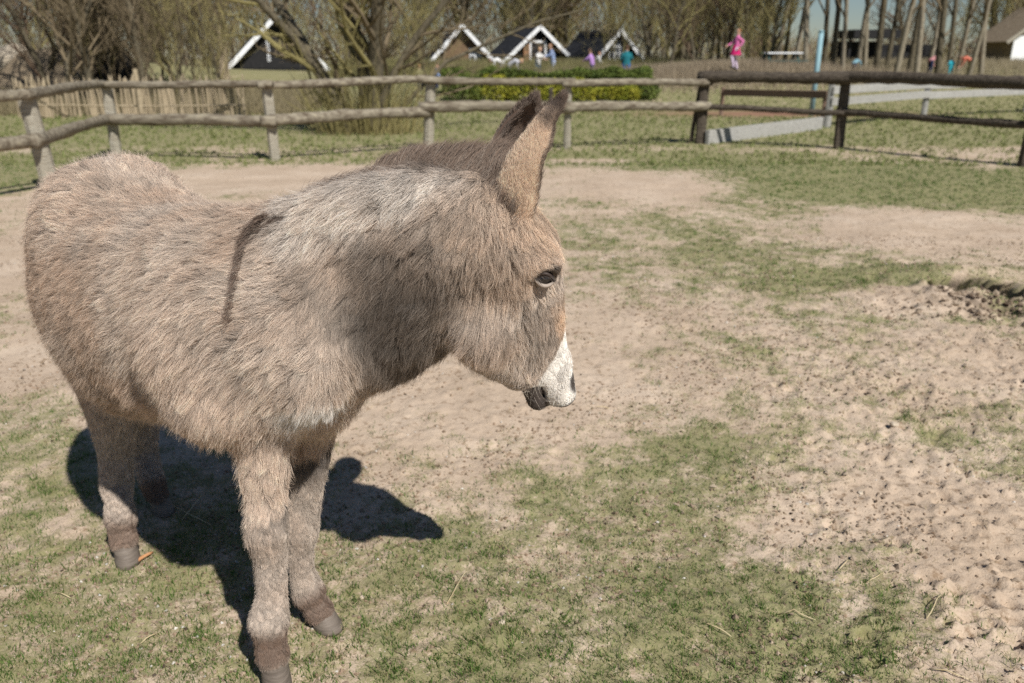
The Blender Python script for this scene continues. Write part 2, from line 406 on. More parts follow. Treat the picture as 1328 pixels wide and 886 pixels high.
# ------------------------------------------------------------------ implicit surfaces: smooth union of elliptical sweeps
class Field:
    def __init__(s, lo, hi, h):
        s.lo = np.array(lo, float); s.h = h; s.n = np.ceil((np.array(hi) - s.lo) / h).astype(int) + 1
        s.d = np.full(s.n, 9.0, dtype=np.float32)
        s.ax = [s.lo[i] + h * np.arange(s.n[i]) for i in range(3)]
    def apply(s, prim, k=.04, op='union'):
        lo, hi = prim['bb']; m = k + .04
        a = [max(0, int((lo[i] - m - s.lo[i]) / s.h)) for i in range(3)]; b_ = [min(s.n[i], int((hi[i] + m - s.lo[i]) / s.h) + 2) for i in range(3)]
        if any(a[i] >= b_[i] for i in range(3)): return
        X, Y, Z = np.meshgrid(s.ax[0][a[0]:b_[0]], s.ax[1][a[1]:b_[1]], s.ax[2][a[2]:b_[2]], indexing='ij')
        d = sweep_dist(prim, np.stack([X.ravel(), Y.ravel(), Z.ravel()], 1)).reshape(X.shape)
        c = s.d[a[0]:b_[0], a[1]:b_[1], a[2]:b_[2]]
        if op == 'sub': d = -d; c2 = np.maximum(c, d) + np.maximum(k - np.abs(c - d), 0) ** 2 / (4 * k)
        else: c2 = np.minimum(c, d) - np.maximum(k - np.abs(c - d), 0) ** 2 / (4 * k)
        s.d[a[0]:b_[0], a[1]:b_[1], a[2]:b_[2]] = c2
    def net(s):
        d = s.d; n = s.n; ins = d < 0
        cell = np.zeros(n - 1, bool); cnt = np.zeros(n - 1); acc = [np.zeros(n - 1) for _ in range(3)]
        def sl(o): return tuple(slice(o[i], n[i] - 1 + o[i]) for i in range(3))
        for ax in range(3):
            u, v = [i for i in range(3) if i != ax]
            for a in (0, 1):
                for b_ in (0, 1):
                    o0 = [0, 0, 0]; o0[u] = a; o0[v] = b_; o1 = list(o0); o1[ax] = 1
                    d0 = d[sl(o0)]; d1 = d[sl(o1)]; cr = (d0 < 0) != (d1 < 0)
                    t = np.where(cr, d0 / np.where(cr, d0 - d1, 1), 0)
                    cnt += cr
                    for i in range(3):
                        acc[i] += np.where(cr, (t if i == ax else o0[i]), 0)
        cell = cnt > 0
        ids = np.full(n - 1, -1, dtype=np.int64); w = np.argwhere(cell); ids[cell] = np.arange(len(w))
        V = np.stack([s.lo[i] + s.h * (w[:, i] + acc[i][cell] / cnt[cell]) for i in range(3)], 1)
        Fs = []
        for ax in range(3):
            u, v = [(1, 2), (2, 0), (0, 1)][ax]
            o1 = [slice(1, n[i] - 1) for i in range(3)]; o1[ax] = slice(0, n[ax] - 1)
            o2 = list(o1); o2[ax] = slice(1, n[ax])
            a0 = ins[tuple(o1)]; a1 = ins[tuple(o2)]
            for flip, cr in ((False, a0 & ~a1), (True, ~a0 & a1)):
                e = np.argwhere(cr)
                for i in range(3):
                    if i != ax: e[:, i] += 1
                q = []
                for (du, dv) in ((-1, -1), (0, -1), (0, 0), (-1, 0)):
                    c = e.copy(); c[:, u] += du; c[:, v] += dv; q.append(ids[c[:, 0], c[:, 1], c[:, 2]])
                q = np.stack(q, 1)
                Fs.append(q[:, ::-1] if flip else q)
        return V, np.concatenate(Fs)
def sweep(pts, ra, rb, lat, flow=0.0, **kw):
    "pts, lateral radius, other radius, lateral axis"
    pts = np.array(pts, float); ra = np.array(ra, float) * np.ones(len(pts)); rb = np.array(rb, float) * np.ones(len(pts)); lat = np.array(lat, float)
    m = np.maximum(ra, rb)
    d = dict(p=pts, a=ra, b=rb, lat=lat, bb=((pts - m[:, None]).min(0), (pts + m[:, None]).max(0)), tr=flow); d.update(kw)
    return d
def sweep_dist(pr, Q):
    best = None; p = pr['p']
    for i in range(len(p) - 1):
        d = p[i + 1] - p[i]; ln = np.linalg.norm(d); T = d / ln
        Lt = pr['lat'] - T * np.dot(pr['lat'], T); Lt /= np.linalg.norm(Lt); B = np.cross(T, Lt)
        o = Q - p[i]; t = np.clip(o @ T / ln, 0, 1)
        a = pr['a'][i] + t * (pr['a'][i + 1] - pr['a'][i]); bb = pr['b'][i] + t * (pr['b'][i + 1] - pr['b'][i]); m = np.minimum(a, bb)
        o = o - t[:, None] * d
        l = o @ Lt; v = o @ B; x = o @ T
        k0 = np.sqrt((l / a) ** 2 + (v / bb) ** 2 + (x / m) ** 2) + 1e-6
        k1 = np.sqrt((l / a / a) ** 2 + (v / bb / bb) ** 2 + (x / m / m) ** 2) + 1e-6
        dd = k0 * (k0 - 1) / k1
        best = dd if best is None else np.minimum(best, dd)
    return best
def ball(c, r, lat=(0, 1, 0), ax=(0, 0, 1)):
    c = np.array(c, float); ax = np.array(ax, float)
    return sweep([c - ax * .001, c + ax * .001], r, r, lat)
def vnormals(V, F):
    n = np.cross(V[F[:, 2]] - V[F[:, 0]], V[F[:, 3 if F.shape[1] == 4 else 1]] - V[F[:, 1 if F.shape[1] == 4 else 0]])
    if F.shape[1] == 3: n = np.cross(V[F[:, 1]] - V[F[:, 0]], V[F[:, 2]] - V[F[:, 0]])
    N_ = np.zeros_like(V)
    for k in range(F.shape[1]): np.add.at(N_, F[:, k], n)
    return N_ / (np.linalg.norm(N_, axis=1, keepdims=True) + 1e-12)
def relax(V, F, it=2, lam=.5):
    E = np.concatenate([F[:, [i, (i + 1) % F.shape[1]]] for i in range(F.shape[1])])
    for _ in range(it):
        A = np.zeros_like(V); c = np.zeros(len(V))
        np.add.at(A, E[:, 0], V[E[:, 1]]); np.add.at(A, E[:, 1], V[E[:, 0]]); np.add.at(c, E[:, 0], 1); np.add.at(c, E[:, 1], 1)
        V = V + lam * (A / c[:, None] - V)
    return V

# ------------------------------------------------------------------ the donkey
HU = np.array((.75, -.66, 0)); HU /= np.linalg.norm(HU)           # heading of the trunk
HR = np.array((HU[1], -HU[0], 0)) * 1.0                            # its right side (towards the camera)
HM = np.array((-1.23, 2.30, 0))
def Lc(s, t, z): return HM + HU * s + HR * t + np.array((0, 0, z))
DOWN = np.array((0, 0, -1.0))
HL = np.array((.22, -.97, 0)); HL /= np.linalg.norm(HL)           # head lateral (near side)
prims = {}
TR = [(.085, 1.02, .12, .14), (.13, .99, .175, .22), (.19, .945, .22, .28), (.25, .905, .25, .30), (.38, .875, .265, .30), (.55, .89, .25, .275), (.72, .925, .215, .245), (.86, .925, .175, .22), (.97, .90, .15, .20), (1.03, .89, .11, .14)]
prims['trunk'] = sweep([Lc(s, 0, z) for s, z, a, b_ in TR], [a for *_, a, b_ in TR], [b_ for *_, b_ in TR], HR, flow=-1.0, grav=.75)
prims['rump'] = sweep([Lc(.175, -.06, 1.07), Lc(.185, .05, 1.06)], .14, .17, HU, flow=0, fl=-HU * .8 + DOWN * .7)
prims['shoulder'] = sweep([Lc(.84, .10, .95), Lc(.87, .12, .78)], .115, .095, HU, flow=0, fl=-HU * .5 + DOWN * .9)
prims['shoulder_far'] = sweep([Lc(.84, -.10, .95), Lc(.90, -.11, .72)], .10, .09, HU, flow=0, fl=DOWN)
NK = [(P(385, 400, 1.78), .15, .245), (P(450, 380, 1.72), .125, .235), (P(520, 345, 1.67), .105, .21), (P(580, 320, 1.63), .09, .18), (P(625, 305, 1.61), .08, .135)]
prims['neck'] = sweep([q for q, *_ in NK], [a for _, a, b_ in NK], [b_ for _, a, b_ in NK], (.25, -.97, 0), flow=-.8, grav=.75)
HD = [(P(636, 292, 1.61), .070, .092), (P(660, 335, 1.63), .084, .108), (P(678, 385, 1.65), .072, .090), (P(694, 430, 1.67), .057, .068), (P(707, 466, 1.69), .050, .054), (P(714, 494, 1.70), .046, .047)]
prims['head'] = sweep([q for q, *_ in HD], [a for _, a, b_ in HD], [b_ for _, a, b_ in HD], HL, flow=.5, grav=.5)
prims['cheek'] = sweep([P(624, 395, 1.63), P(638, 445, 1.65), P(672, 484, 1.67)], [.062, .058, .038], [.075, .066, .040], HL, flow=0, fl=np.array((-.25, 0, -1)))
prims['brow'] = sweep([P(694, 345, 1.565), P(716, 343, 1.58)], .020, .018, HL, flow=0, fl=np.array((.6, 0, -.5)))
LEGS = {
 'leg_rf': ([P(362, 480, 1.70), P(342, 565, 1.66), P(345, 640, 1.65), P(346, 690, 1.63), P(351, 725, 1.64), P(353, 770, 1.63), P(349, 806, 1.615), P(351, 830, 1.61), P(354, 850, 1.605)], [.08, .058, .042, .047, .037, .035, .048, .036, .040]),
 'leg_lf': ([P(405, 510, 1.84), P(400, 580, 1.85), P(396, 650, 1.845), P(391, 690, 1.84), P(389, 712, 1.84), P(392, 742, 1.84), P(401, 770, 1.84), P(408, 782, 1.835), P(415, 794, 1.83)], [.075, .054, .039, .045, .034, .032, .045, .035, .039]),
 'leg_rh': ([P(140, 450, 2.30), P(147, 530, 2.28), P(150, 590, 2.27), P(152, 630, 2.25), P(154, 650, 2.21), P(157, 673, 2.18), P(158, 688, 2.17), P(161, 702, 2.16)], [.12, .076, .048, .049, .039, .047, .038, .040]),
 'leg_lh': ([P(175, 480, 2.55), P(178, 540, 2.58), P(186, 585, 2.58), P(192, 605, 2.55), P(198, 626, 2.50), P(203, 640, 2.48), P(207, 650, 2.47)], [.12, .075, .048, .042, .042, .036, .037]),
}
for k_, (pts, r) in LEGS.items(): prims[k_] = sweep(pts, r, r, HR, flow=1.0, grav=.0)
fld = Field((-1.85, 1.25, .03), (.35, 2.98, 1.45), .0105)
for k_, pr in prims.items():
    fld.apply(pr, .07 if k_ in ('trunk', 'neck', 'rump', 'shoulder', 'shoulder_far') else (.05 if k_.startswith('leg') else .035))
# lips, nostrils, mouth crease, eye sockets
lowlip = sweep([P(688, 494, 1.69), P(696, 518, 1.695)], .034, .025, HL); fld.apply(lowlip, .016)
uplip = sweep([P(718, 465, 1.70), P(727, 508, 1.70)], .044, .035, HL); fld.apply(uplip, .018)
lowlip['fl'] = uplip['fl'] = np.array((.2, 0, -1.0)); prims['chin'] = lowlip; prims['lip'] = uplip
for bp_, r_ in ((Lc(.22, .13, 1.12), .045), (Lc(.80, .17, .90), .07), (P(624, 440, 1.575), .045)): fld.apply(ball(bp_, r_), .06)      # hip, shoulder point, jaw
fld.apply(sweep([Lc(.64, .33, .98), Lc(.66, .30, .66)], .035, .035, HU), .05, 'sub')      # hollow behind the shoulder
fld.apply(sweep([Lc(.27, .33, 1.02), Lc(.30, .34, .80)], .045, .045, HU), .05, 'sub')      # flank hollow
fld.apply(sweep([P(592, 385, 1.50), P(582, 425, 1.51), P(566, 462, 1.53)], .016, .016, HL), .05, 'sub')      # crease behind the jaw
fld.apply(sweep([P(706, 504, 1.63), P(715, 534, 1.63)], .06, .004, HL), .006, 'sub')
NOSTR = P(746, 493, 1.685); fld.apply(sweep([P(746, 484, 1.685), P(748, 500, 1.685)], .012, .006, HL), .008, 'sub')
EYE = P(706, 362, 1.566)
fld.apply(ball(EYE + np.array((0, -.004, 0)), .017), .012, 'sub')
DV, DF = fld.net()
DV = relax(DV, DF, 2, .5)
_n0 = vnormals(DV, DF); _d0 = np.minimum(sweep_dist(prims['trunk'], DV), sweep_dist(prims['neck'], DV))
_w = np.exp(-np.clip(_d0, 0, 1) / .03) * sstep(.48, .62, DV[:, 2])
DV = DV + _n0 * (_w * ((vnoise3(DV * 7, 61) - .5) * .022 + (vnoise3(DV * 17, 62) - .5) * .012))[:, None]
print('donkey surface', len(DV), time.time() - T00)

def proj(p):
    "photo pixel of world points, used only to place coat markings on the skin"
    x = p[:, 0]; z = p[:, 1] * CP - (p[:, 2] - CAM_H) * SP; yy = p[:, 1] * SP + (p[:, 2] - CAM_H) * CP
    return 664 + x / z * FPX, 443 - yy / z * FPX
PN = list(prims)
CREST = np.array([P(418, 248, 1.78), P(450, 230, 1.74), P(520, 212, 1.69), P(585, 203, 1.65), P(640, 205, 1.63)])
def pdist(Q):
    return {k: sweep_dist(prims[k], Q) for k in PN}
def seg_d(p, a, b_):
    a = np.array(a); b_ = np.array(b_); d = b_ - a; t = np.clip((p - a) @ d / (d @ d), 0, 1); return np.linalg.norm(p - a - t[:, None] * d, axis=1)
def blend(c, w, c2): return c + np.clip(w, 0, 1)[:, None] * (np.array(c2) - c)
TAN = (.59, .47, .375); GREYTAN = (.56, .49, .42); DARK = (.16, .115, .082); MIDBR = (.082, .064, .051); WARM = (.60, .43, .30); PALE = (.50, .44, .37); WHITE = (.80, .76, .70); LIP = (.075, .06, .052); FET = (.16, .10, .07)
PXV, PYV = proj(DV)
def surf(px, py, r=7):
    "nearest skin point behind a photo pixel"
    m = np.where(np.hypot(PXV - px, PYV - py) < r)[0]; return DV[m[np.argmin(DV[m, 1])]]
CHEST = surf(418, 540, 10)
STRIPE = [surf(374, 276), surf(358, 279), surf(343, 288), surf(333, 304), surf(326, 326), surf(319, 352), surf(313, 385)]
def stripe_d(p):
    return np.minimum.reduce([seg_d(p, STRIPE[i], STRIPE[i + 1]) + .003 * max(0, i - 2) for i in range(len(STRIPE) - 1)])
def coat(p, D):
    n = len(p); c = np.tile(np.array(TAN), (n, 1))
    s = (p - HM) @ HU; t = (p - HM) @ HR; z = p[:, 2]
    nz = vnoise3(p * 5, 3) - .5; nz2 = vnoise3(p * 14, 4) - .5; nz3 = vnoise3(p * 40, 5) - .5
    neckw = np.exp(-np.clip(D['neck'], 0, 1) / .03); headw = np.exp(-np.clip(np.minimum.reduce([D['head'], D['cheek'], D['chin'], D['lip']]), 0, 1) / .02); trw = np.exp(-np.clip(D['trunk'], 0, 1) / .04)
    legd = np.minimum.reduce([D[k] for k in LEGS]); 
    c = blend(c, .5 * trw * sstep(.0, .8, s) + nz * .8, GREYTAN)
    c = blend(c, .30 * sstep(.85, .6, z) * trw + .5 * nz, (.42, .33, .25))
    c = blend(c, np.clip(nz * 1.8 + nz2 * .8, 0, .6), (.44, .31, .22))
    isneck = neckw * sstep(.68, .92, s + .25 * (z - .9)) * (1 - headw * .9)
    # neck axis coords
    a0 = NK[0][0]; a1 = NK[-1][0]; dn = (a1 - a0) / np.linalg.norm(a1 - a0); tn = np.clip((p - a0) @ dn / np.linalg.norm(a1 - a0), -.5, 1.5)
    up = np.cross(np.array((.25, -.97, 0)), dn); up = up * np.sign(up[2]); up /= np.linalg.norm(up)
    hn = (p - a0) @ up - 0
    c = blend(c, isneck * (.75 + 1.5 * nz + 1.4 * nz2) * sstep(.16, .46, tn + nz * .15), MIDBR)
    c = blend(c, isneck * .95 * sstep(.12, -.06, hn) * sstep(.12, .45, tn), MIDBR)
    c = blend(c, neckw * (1 - headw) * sstep(.145, .185, hn + .055 * tn + nz2 * .06) * sstep(.22, .36, tn) * (.8 + nz * .8), (.70, .65, .59))
    c = blend(c, headw * .9, (.47, .40, .335))
    # head: warm forehead and poll, grey cheeks, dark around the eye, white muzzle
    h0 = HD[0][0]; h1 = HD[-1][0]; dh = (h1 - h0) / np.linalg.norm(h1 - h0); th = (p - h0) @ dh / np.linalg.norm(h1 - h0)
    fr = np.cross(dh, HL); fr = fr * np.sign(fr[0]); vh = (p - h0) @ fr
    c = blend(c, headw * sstep(.42, .12, th + nz2 * .2) * .7, WARM)
    c = blend(c, headw * sstep(-.01, .03, vh) * sstep(.35, .5, th) * .6, (.36, .28, .22))
    c = blend(c, headw * sstep(.035, .055, vh + .0 * th) * sstep(.42, .6, th) * .8, (.58, .41, .28))
    de = np.linalg.norm((p - EYE) * np.array((1, .5, 1)), axis=1)
    c = blend(c, sstep(.040, .024, np.linalg.norm((p - EYE - np.array((.002, 0, .010))) * np.array((.8, .6, 1.4)), axis=1)) * .9, (.07, .052, .042))
    c = blend(c, sstep(.012, .004, seg_d(p, EYE + np.array((-.02, -.01, -.021)), EYE + np.array((.016, -.008, -.024)))), (.72, .66, .58))
    wm = th + vh * 2.2 + nz2 * .03
    c = blend(c, headw * sstep(.79, .84, wm) * sstep(.58, .66, th), WHITE)
    px_, py_ = proj(p)
    lipd = np.minimum.reduce([sweep_dist(lowlip, p)])
    c = blend(c, sstep(.012, .004, lipd) * (th > .9), LIP)
    c = blend(c, sstep(1.10, 1.125, th + nz3 * .02), LIP)
    c = blend(c, sstep(.026, .016, np.linalg.norm((p - NOSTR) * np.array((1, .8, .75)), axis=1)), LIP)
    # shoulder stripe
    st = stripe_d(p)
    c = blend(c, sstep(.0125, .006, st + nz3 * .006) * .92, (.09, .055, .038))
    cr = np.minimum.reduce([seg_d(p * np.array((1, .6, 1)), CREST[i] * np.array((1, .6, 1)), CREST[i + 1] * np.array((1, .6, 1))) for i in range(len(CREST) - 1)])
    c = blend(c, sstep(.056, .03, cr + nz2 * .02) * (1 - headw * .6) * .9, (.17, .12, .09))
    # grey ridge along the back
    rd = np.abs(t) + np.clip(1.12 - z, 0, 1) * 2
    c = blend(c, sstep(.06, .02, rd + nz2 * .05) * (s < .34) * (.25 + nz2 * 1.2 + nz * .6), (.50, .45, .40))
    # legs
    lw = np.exp(-np.clip(legd, 0, 1) / .012) * sstep(.56, .44, z)
    c = blend(c, lw * .8, (.52, .435, .36))
    c = blend(c, lw * np.clip(nz2 * 1.4 + .05, 0, .6), (.36, .28, .22))
    for k in LEGS:
        lp = LEGS[k][0]; near = np.exp(-np.clip(D[k], 0, 1) / .012)
        f = lp[-2]; c = blend(c, near * sstep(.085, .045, np.linalg.norm(p - f, axis=1)) * .95, FET)
    # pale armpit
    ch = np.linalg.norm((p - CHEST) * np.array((.8, .5, 1.3)), axis=1)
    c = blend(c, sstep(.085, .035, ch + nz2 * .03) * .9, (.76, .72, .66))
    c = blend(c, sstep(.62, .54, z) * trw * .3, PALE)
    c *= (1 + nz3 * .16 + nz2 * .12)[:, None]
    return np.clip(c, .01, .9)
def lengths(p, D):
    s = (p - HM) @ HU; z = p[:, 2]
    headw = np.exp(-np.clip(np.minimum.reduce([D['head'], D['cheek'], D['chin'], D['lip']]), 0, 1) / .015)
    legd = np.minimum.reduce([D[k] for k in LEGS]); lw = np.exp(-np.clip(legd, 0, 1) / .012) * sstep(.70, .46, z)
    h0 = HD[0][0]; h1 = HD[-1][0]; dh = (h1 - h0) / np.linalg.norm(h1 - h0); th = (p - h0) @ dh / np.linalg.norm(h1 - h0)
    fr = np.cross(dh, HL); fr = fr * np.sign(fr[0]); vh = (p - h0) @ fr
    Lh = .045 + .004 * sstep(.75, .55, z) + .008 * (vnoise3(p * 12, 8) - .5)
    hl = .034 * sstep(.95, .60, th) + .003; hl = hl * (1 - .6 * sstep(.0, .05, vh) * sstep(.2, .45, th)); hl = np.where(th > .93, .0035, np.maximum(hl, .006))
    hl = np.where(wm_white(p) > .5, .0027, hl)
    Lh = Lh + headw * (hl - Lh)
    Lh = Lh + lw * (.012 + .018 * sstep(.3, .6, z) - Lh)
    de = np.linalg.norm((p - EYE - np.array((0, 0, .004))) * np.array((1, .6, 1)), axis=1)
    Lh = np.minimum(Lh, .004 + np.clip(de - .018, 0, 1) * .7)
    Lh = np.minimum(Lh, .002 + np.clip(sweep_dist(lowlip, p) - .006, 0, 1) * .8)
    Lh = np.minimum(Lh, .024 + np.clip(stripe_d(p) - .006, 0, 1) * 2)
    return np.maximum(Lh, .0025)
def wm_white(p):
    h0 = HD[0][0]; h1 = HD[-1][0]; dh = (h1 - h0) / np.linalg.norm(h1 - h0); th = (p - h0) @ dh / np.linalg.norm(h1 - h0)
    fr = np.cross(dh, HL); fr = fr * np.sign(fr[0]); vh = (p - h0) @ fr
    return sstep(.79, .84, th + vh * 2.2) * sstep(.58, .66, th)
def flow(p, D):
    f = np.zeros_like(p)
    for k in PN:
        pr = prims[k]; w = np.exp(-np.clip(D[k], -.005, 1) / .018)[:, None]
        if 'fl' in pr: v = np.tile(pr['fl'], (len(p), 1))
        else:
            q = pr['p']; Tt = np.gradient(q, axis=0); Tt /= np.linalg.norm(Tt, axis=1, keepdims=True)
            j = np.argmin(((p[:, None, :] - q[None]) ** 2).sum(2), axis=1); v = Tt[j] * pr['tr'] + DOWN * pr['grav']
        f += w * v
    return f

furm = bpy.data.materials.new('donkey_fur'); furm.use_nodes = True
nt = furm.node_tree; N = nt.nodes; L = nt.links; N.remove(N['Principled BSDF'])
at = N.new('ShaderNodeAttribute'); at.attribute_name = 'col'
df = N.new('ShaderNodeBsdfDiffuse'); tl = N.new('ShaderNodeBsdfTranslucent'); hr = N.new('ShaderNodeBsdfHair'); hr.component = 'Reflection'
hr.inputs['RoughnessU'].default_value = .35; hr.inputs['RoughnessV'].default_value = .6; hr.inputs['Color'].default_value = (.8, .74, .66, 1)
m1 = N.new('ShaderNodeMixShader'); m1.inputs[0].default_value = .2; m2 = N.new('ShaderNodeMixShader'); m2.inputs[0].default_value = .09
L.new(at.outputs['Color'], df.inputs[0]); L.new(at.outputs['Color'], tl.inputs[0])
L.new(df.outputs[0], m1.inputs[1]); L.new(tl.outputs[0], m1.inputs[2]); L.new(m1.outputs[0], m2.inputs[1]); L.new(hr.outputs[0], m2.inputs[2]); L.new(m2.outputs[0], N['Material Output'].inputs[0])
skm = bpy.data.materials.new('donkey_skin'); skm.use_nodes = True
nt = skm.node_tree; N = nt.nodes; L = nt.links
at = N.new('ShaderNodeAttribute'); at.attribute_name = 'col'; L.new(at.outputs['Color'], N['Principled BSDF'].inputs['Base Color']); N['Principled BSDF'].inputs['Roughness'].default_value = .7; N['Principled BSDF'].inputs['Specular IOR Level'].default_value = .25
nn = N.new('ShaderNodeTexNoise'); nn.inputs['Scale'].default_value = 160; bp = N.new('ShaderNodeBump'); bp.inputs['Strength'].default_value = .4; bp.inputs['Distance'].default_value = .002
L.new(nn.outputs[0], bp.inputs['Height']); L.new(bp.outputs[0], N['Principled BSDF'].inputs['Normal'])

donkey = empty('donkey', tuple(Lc(.45, 0, 0)))
tag(donkey, 'shaggy grey brown donkey foal with white muzzle standing side on in the sandy paddock', 'donkey')
DO = np.array(donkey.location)
DN = vnormals(DV, DF)
Dm = pdist(DV)
dme = mesh_np('body', DV - DO, DF, [skm])
cc = coat(DV, Dm); add_attr(dme, 'col', 'FLOAT_COLOR', 'POINT', np.c_[cc * (.8 + .2 * (cc.mean(1) > .6))[:, None], np.ones(len(cc))])
body = link('body', dme, donkey)

def field_at(Q):
    g = np.clip((Q - fld.lo) / fld.h, 0, np.array(fld.n) - 1.001); i = g.astype(int); f = g - i; d = fld.d; r = 0
    for a in (0, 1):
        for b_ in (0, 1):
            for c in (0, 1):
                r = r + d[i[:, 0] + a, i[:, 1] + b_, i[:, 2] + c] * (f[:, 0] if a else 1 - f[:, 0]) * (f[:, 1] if b_ else 1 - f[:, 1]) * (f[:, 2] if c else 1 - f[:, 2])
    return r
def hair_object(name, roots, normals, dirs, length, colr, parent, origin, npt=7, lift=.35, droop=.25, rad=.00034, clump=16, clump_s=.86, jitter=.15, curl=.006, tipc=1.42, rootc=.24, seed=3, press=None):
    rg = np.random.default_rng(seed); n = len(roots)
    t = dirs - normals * (dirs * normals).sum(1, keepdims=True); t /= np.linalg.norm(t, axis=1, keepdims=True) + 1e-9
    jit = rg.normal(0, jitter, (n, 3)); d = t + normals * lift + jit; d /= np.linalg.norm(d, axis=1, keepdims=True)
    ln = length * rg.uniform(.55, 1.35, n)
    # lock-scale direction noise gives tufts
    nz = np.stack([vnoise3(roots * 34, seed + 11) - .5, vnoise3(roots * 34, seed + 12) - .5, vnoise3(roots * 34, seed + 13) - .5], 1)
    nb = np.stack([vnoise3(roots * 11, seed + 14) - .5, vnoise3(roots * 11, seed + 15) - .5, vnoise3(roots * 11, seed + 16) - .5], 1)
    d = d + nz * .65 + nb * 1.0; dn = (d * normals).sum(1, keepdims=True); d = d + normals * np.maximum(.12 - dn, 0); d /= np.linalg.norm(d, axis=1, keepdims=True)
    u = np.linspace(0, 1, npt)
    if press is not None: jit2 = rg.normal(0, .0022, (n, 3)) * np.minimum(length / .04, 1)[:, None]
    else: jit2 = np.zeros((n, 3))
    Pp = np.zeros((n, npt, 3))
    ph = rg.uniform(0, 6.28, (n, 1)); sd = np.cross(normals, d)
    for i, a in enumerate(u):
        dd = d * (1 - .35 * a) + t * .35 * a * 1.0 + DOWN * droop * a * .5
        Pp[:, i] = roots + dd * (ln * a)[:, None] + sd * (np.sin(ph + a * 6.5) * curl * a * np.minimum(ln / .04, 1)[:, None]) + jit2 * math.sin(a * 3.1)
    if press is not None:
        for i, a in enumerate(u):
            if i == 0: continue
            need = length * press * a ** .8
            for _ in range(2):
                Pp[:, i] += normals * np.clip(need - field_at(Pp[:, i]), 0, .03)[:, None]
    if clump > 1:
        m = max(4, n // clump); ci = rg.choice(n, m, replace=False); kd = KDTree(m)
        for q, j in enumerate(ci): kd.insert(roots[j], q)
        kd.balance(); near = np.array([ci[kd.find(r)[1]] for r in roots])
        st = clump_s * rg.uniform(.3, 1.2, n); st = np.clip(st * rg.uniform(.3, 1.4, n)[near], 0, .92)
        ex = rg.uniform(.9, 2.4, n)
        for i, a in enumerate(u):
            Pp[:, i] += (Pp[near, i] - Pp[:, i]) * (st * a ** ex)[:, None]
        if press is not None:       # loose larger locks over the small ones
            m2 = m // 9; cj = rg.choice(n, m2, replace=False); kd2 = KDTree(m2)
            for q, j in enumerate(cj): kd2.insert(roots[j] + d[j] * .01, q)
            kd2.balance(); nb_ = np.array([kd2.find(roots[j] + d[j] * .01)[1] for j in ci])
            lut = np.zeros(n, dtype=np.int64); lut[ci] = cj[nb_]; big = lut[near]
            s2 = np.clip(.52 * rg.uniform(.2, 1.6, n)[big] * rg.uniform(.5, 1.2, n), 0, .8)
            for i, a in enumerate(u):
                Pp[:, i] += (Pp[big, i] - Pp[:, i]) * (s2 * a ** 1.6)[:, None]
            colr = colr * (1 + (rg.uniform(-.16, .16, n))[big])[:, None]
        colr = colr * (1 + np.minimum(1, length / .02) * (rg.uniform(-.2, .2, n))[near])[:, None]
        if press is not None:
            fly = rg.random(n) < .05; Pp[fly] += (normals[fly][:, None, :] * (u ** 1.5)[None, :, None] * (length[fly] * .35)[:, None, None])
    jr = np.minimum(1, length / .02); colr = colr * (1 + jr * rg.uniform(-.32, .32, n))[:, None]
    hc = bpy.data.hair_curves.new(name); hc.add_curves([npt] * n)
    hc.attributes['position'].data.foreach_set('vector', (Pp - origin).astype(np.float32).ravel()) if 'position' in hc.attributes else hc.position_data.foreach_set('vector', (Pp - origin).astype(np.float32).ravel())
    rr = (rad * (np.array([1, 1, .95, .85, .6, .2, .1, .1])[:npt]))[None] * rg.uniform(.7, 1.2, (n, 1))
    if 'radius' not in hc.attributes: hc.attributes.new('radius', 'FLOAT', 'POINT')
    hc.attributes['radius'].data.foreach_set('value', rr.astype(np.float32).ravel())
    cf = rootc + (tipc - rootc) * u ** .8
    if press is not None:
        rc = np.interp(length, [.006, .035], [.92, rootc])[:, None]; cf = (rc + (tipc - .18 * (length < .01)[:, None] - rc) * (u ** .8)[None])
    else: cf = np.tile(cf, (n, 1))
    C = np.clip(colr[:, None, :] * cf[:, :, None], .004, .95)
    a = hc.attributes.new('col', 'FLOAT_COLOR', 'POINT'); a.data.foreach_set('color', np.concatenate([C, np.ones((n, npt, 1))], 2).astype(np.float32).ravel())
    hc.materials.append(furm)
    return link(name, hc, parent)
def sample_surface(V, F, Nn, n, wgt=None, seed=1):
    rg = np.random.default_rng(seed)
    Tt = np.concatenate([F[:, :3], F[:, [0, 2, 3]]]) if F.shape[1] == 4 else F
    ar = .5 * np.linalg.norm(np.cross(V[Tt[:, 1]] - V[Tt[:, 0]], V[Tt[:, 2]] - V[Tt[:, 0]]), axis=1)
    if wgt is not None: ar = ar * wgt[Tt].mean(1)
    c = np.cumsum(ar); j = np.searchsorted(c, rg.random(n) * c[-1]); j = np.minimum(j, len(Tt) - 1)
    r1 = np.sqrt(rg.random(n)); r2 = rg.random(n); w = np.stack([1 - r1, r1 * (1 - r2), r1 * r2], 1)
    p = (V[Tt[j]] * w[:, :, None]).sum(1); q = (Nn[Tt[j]] * w[:, :, None]).sum(1)
    return p, q / (np.linalg.norm(q, axis=1, keepdims=True) + 1e-9)
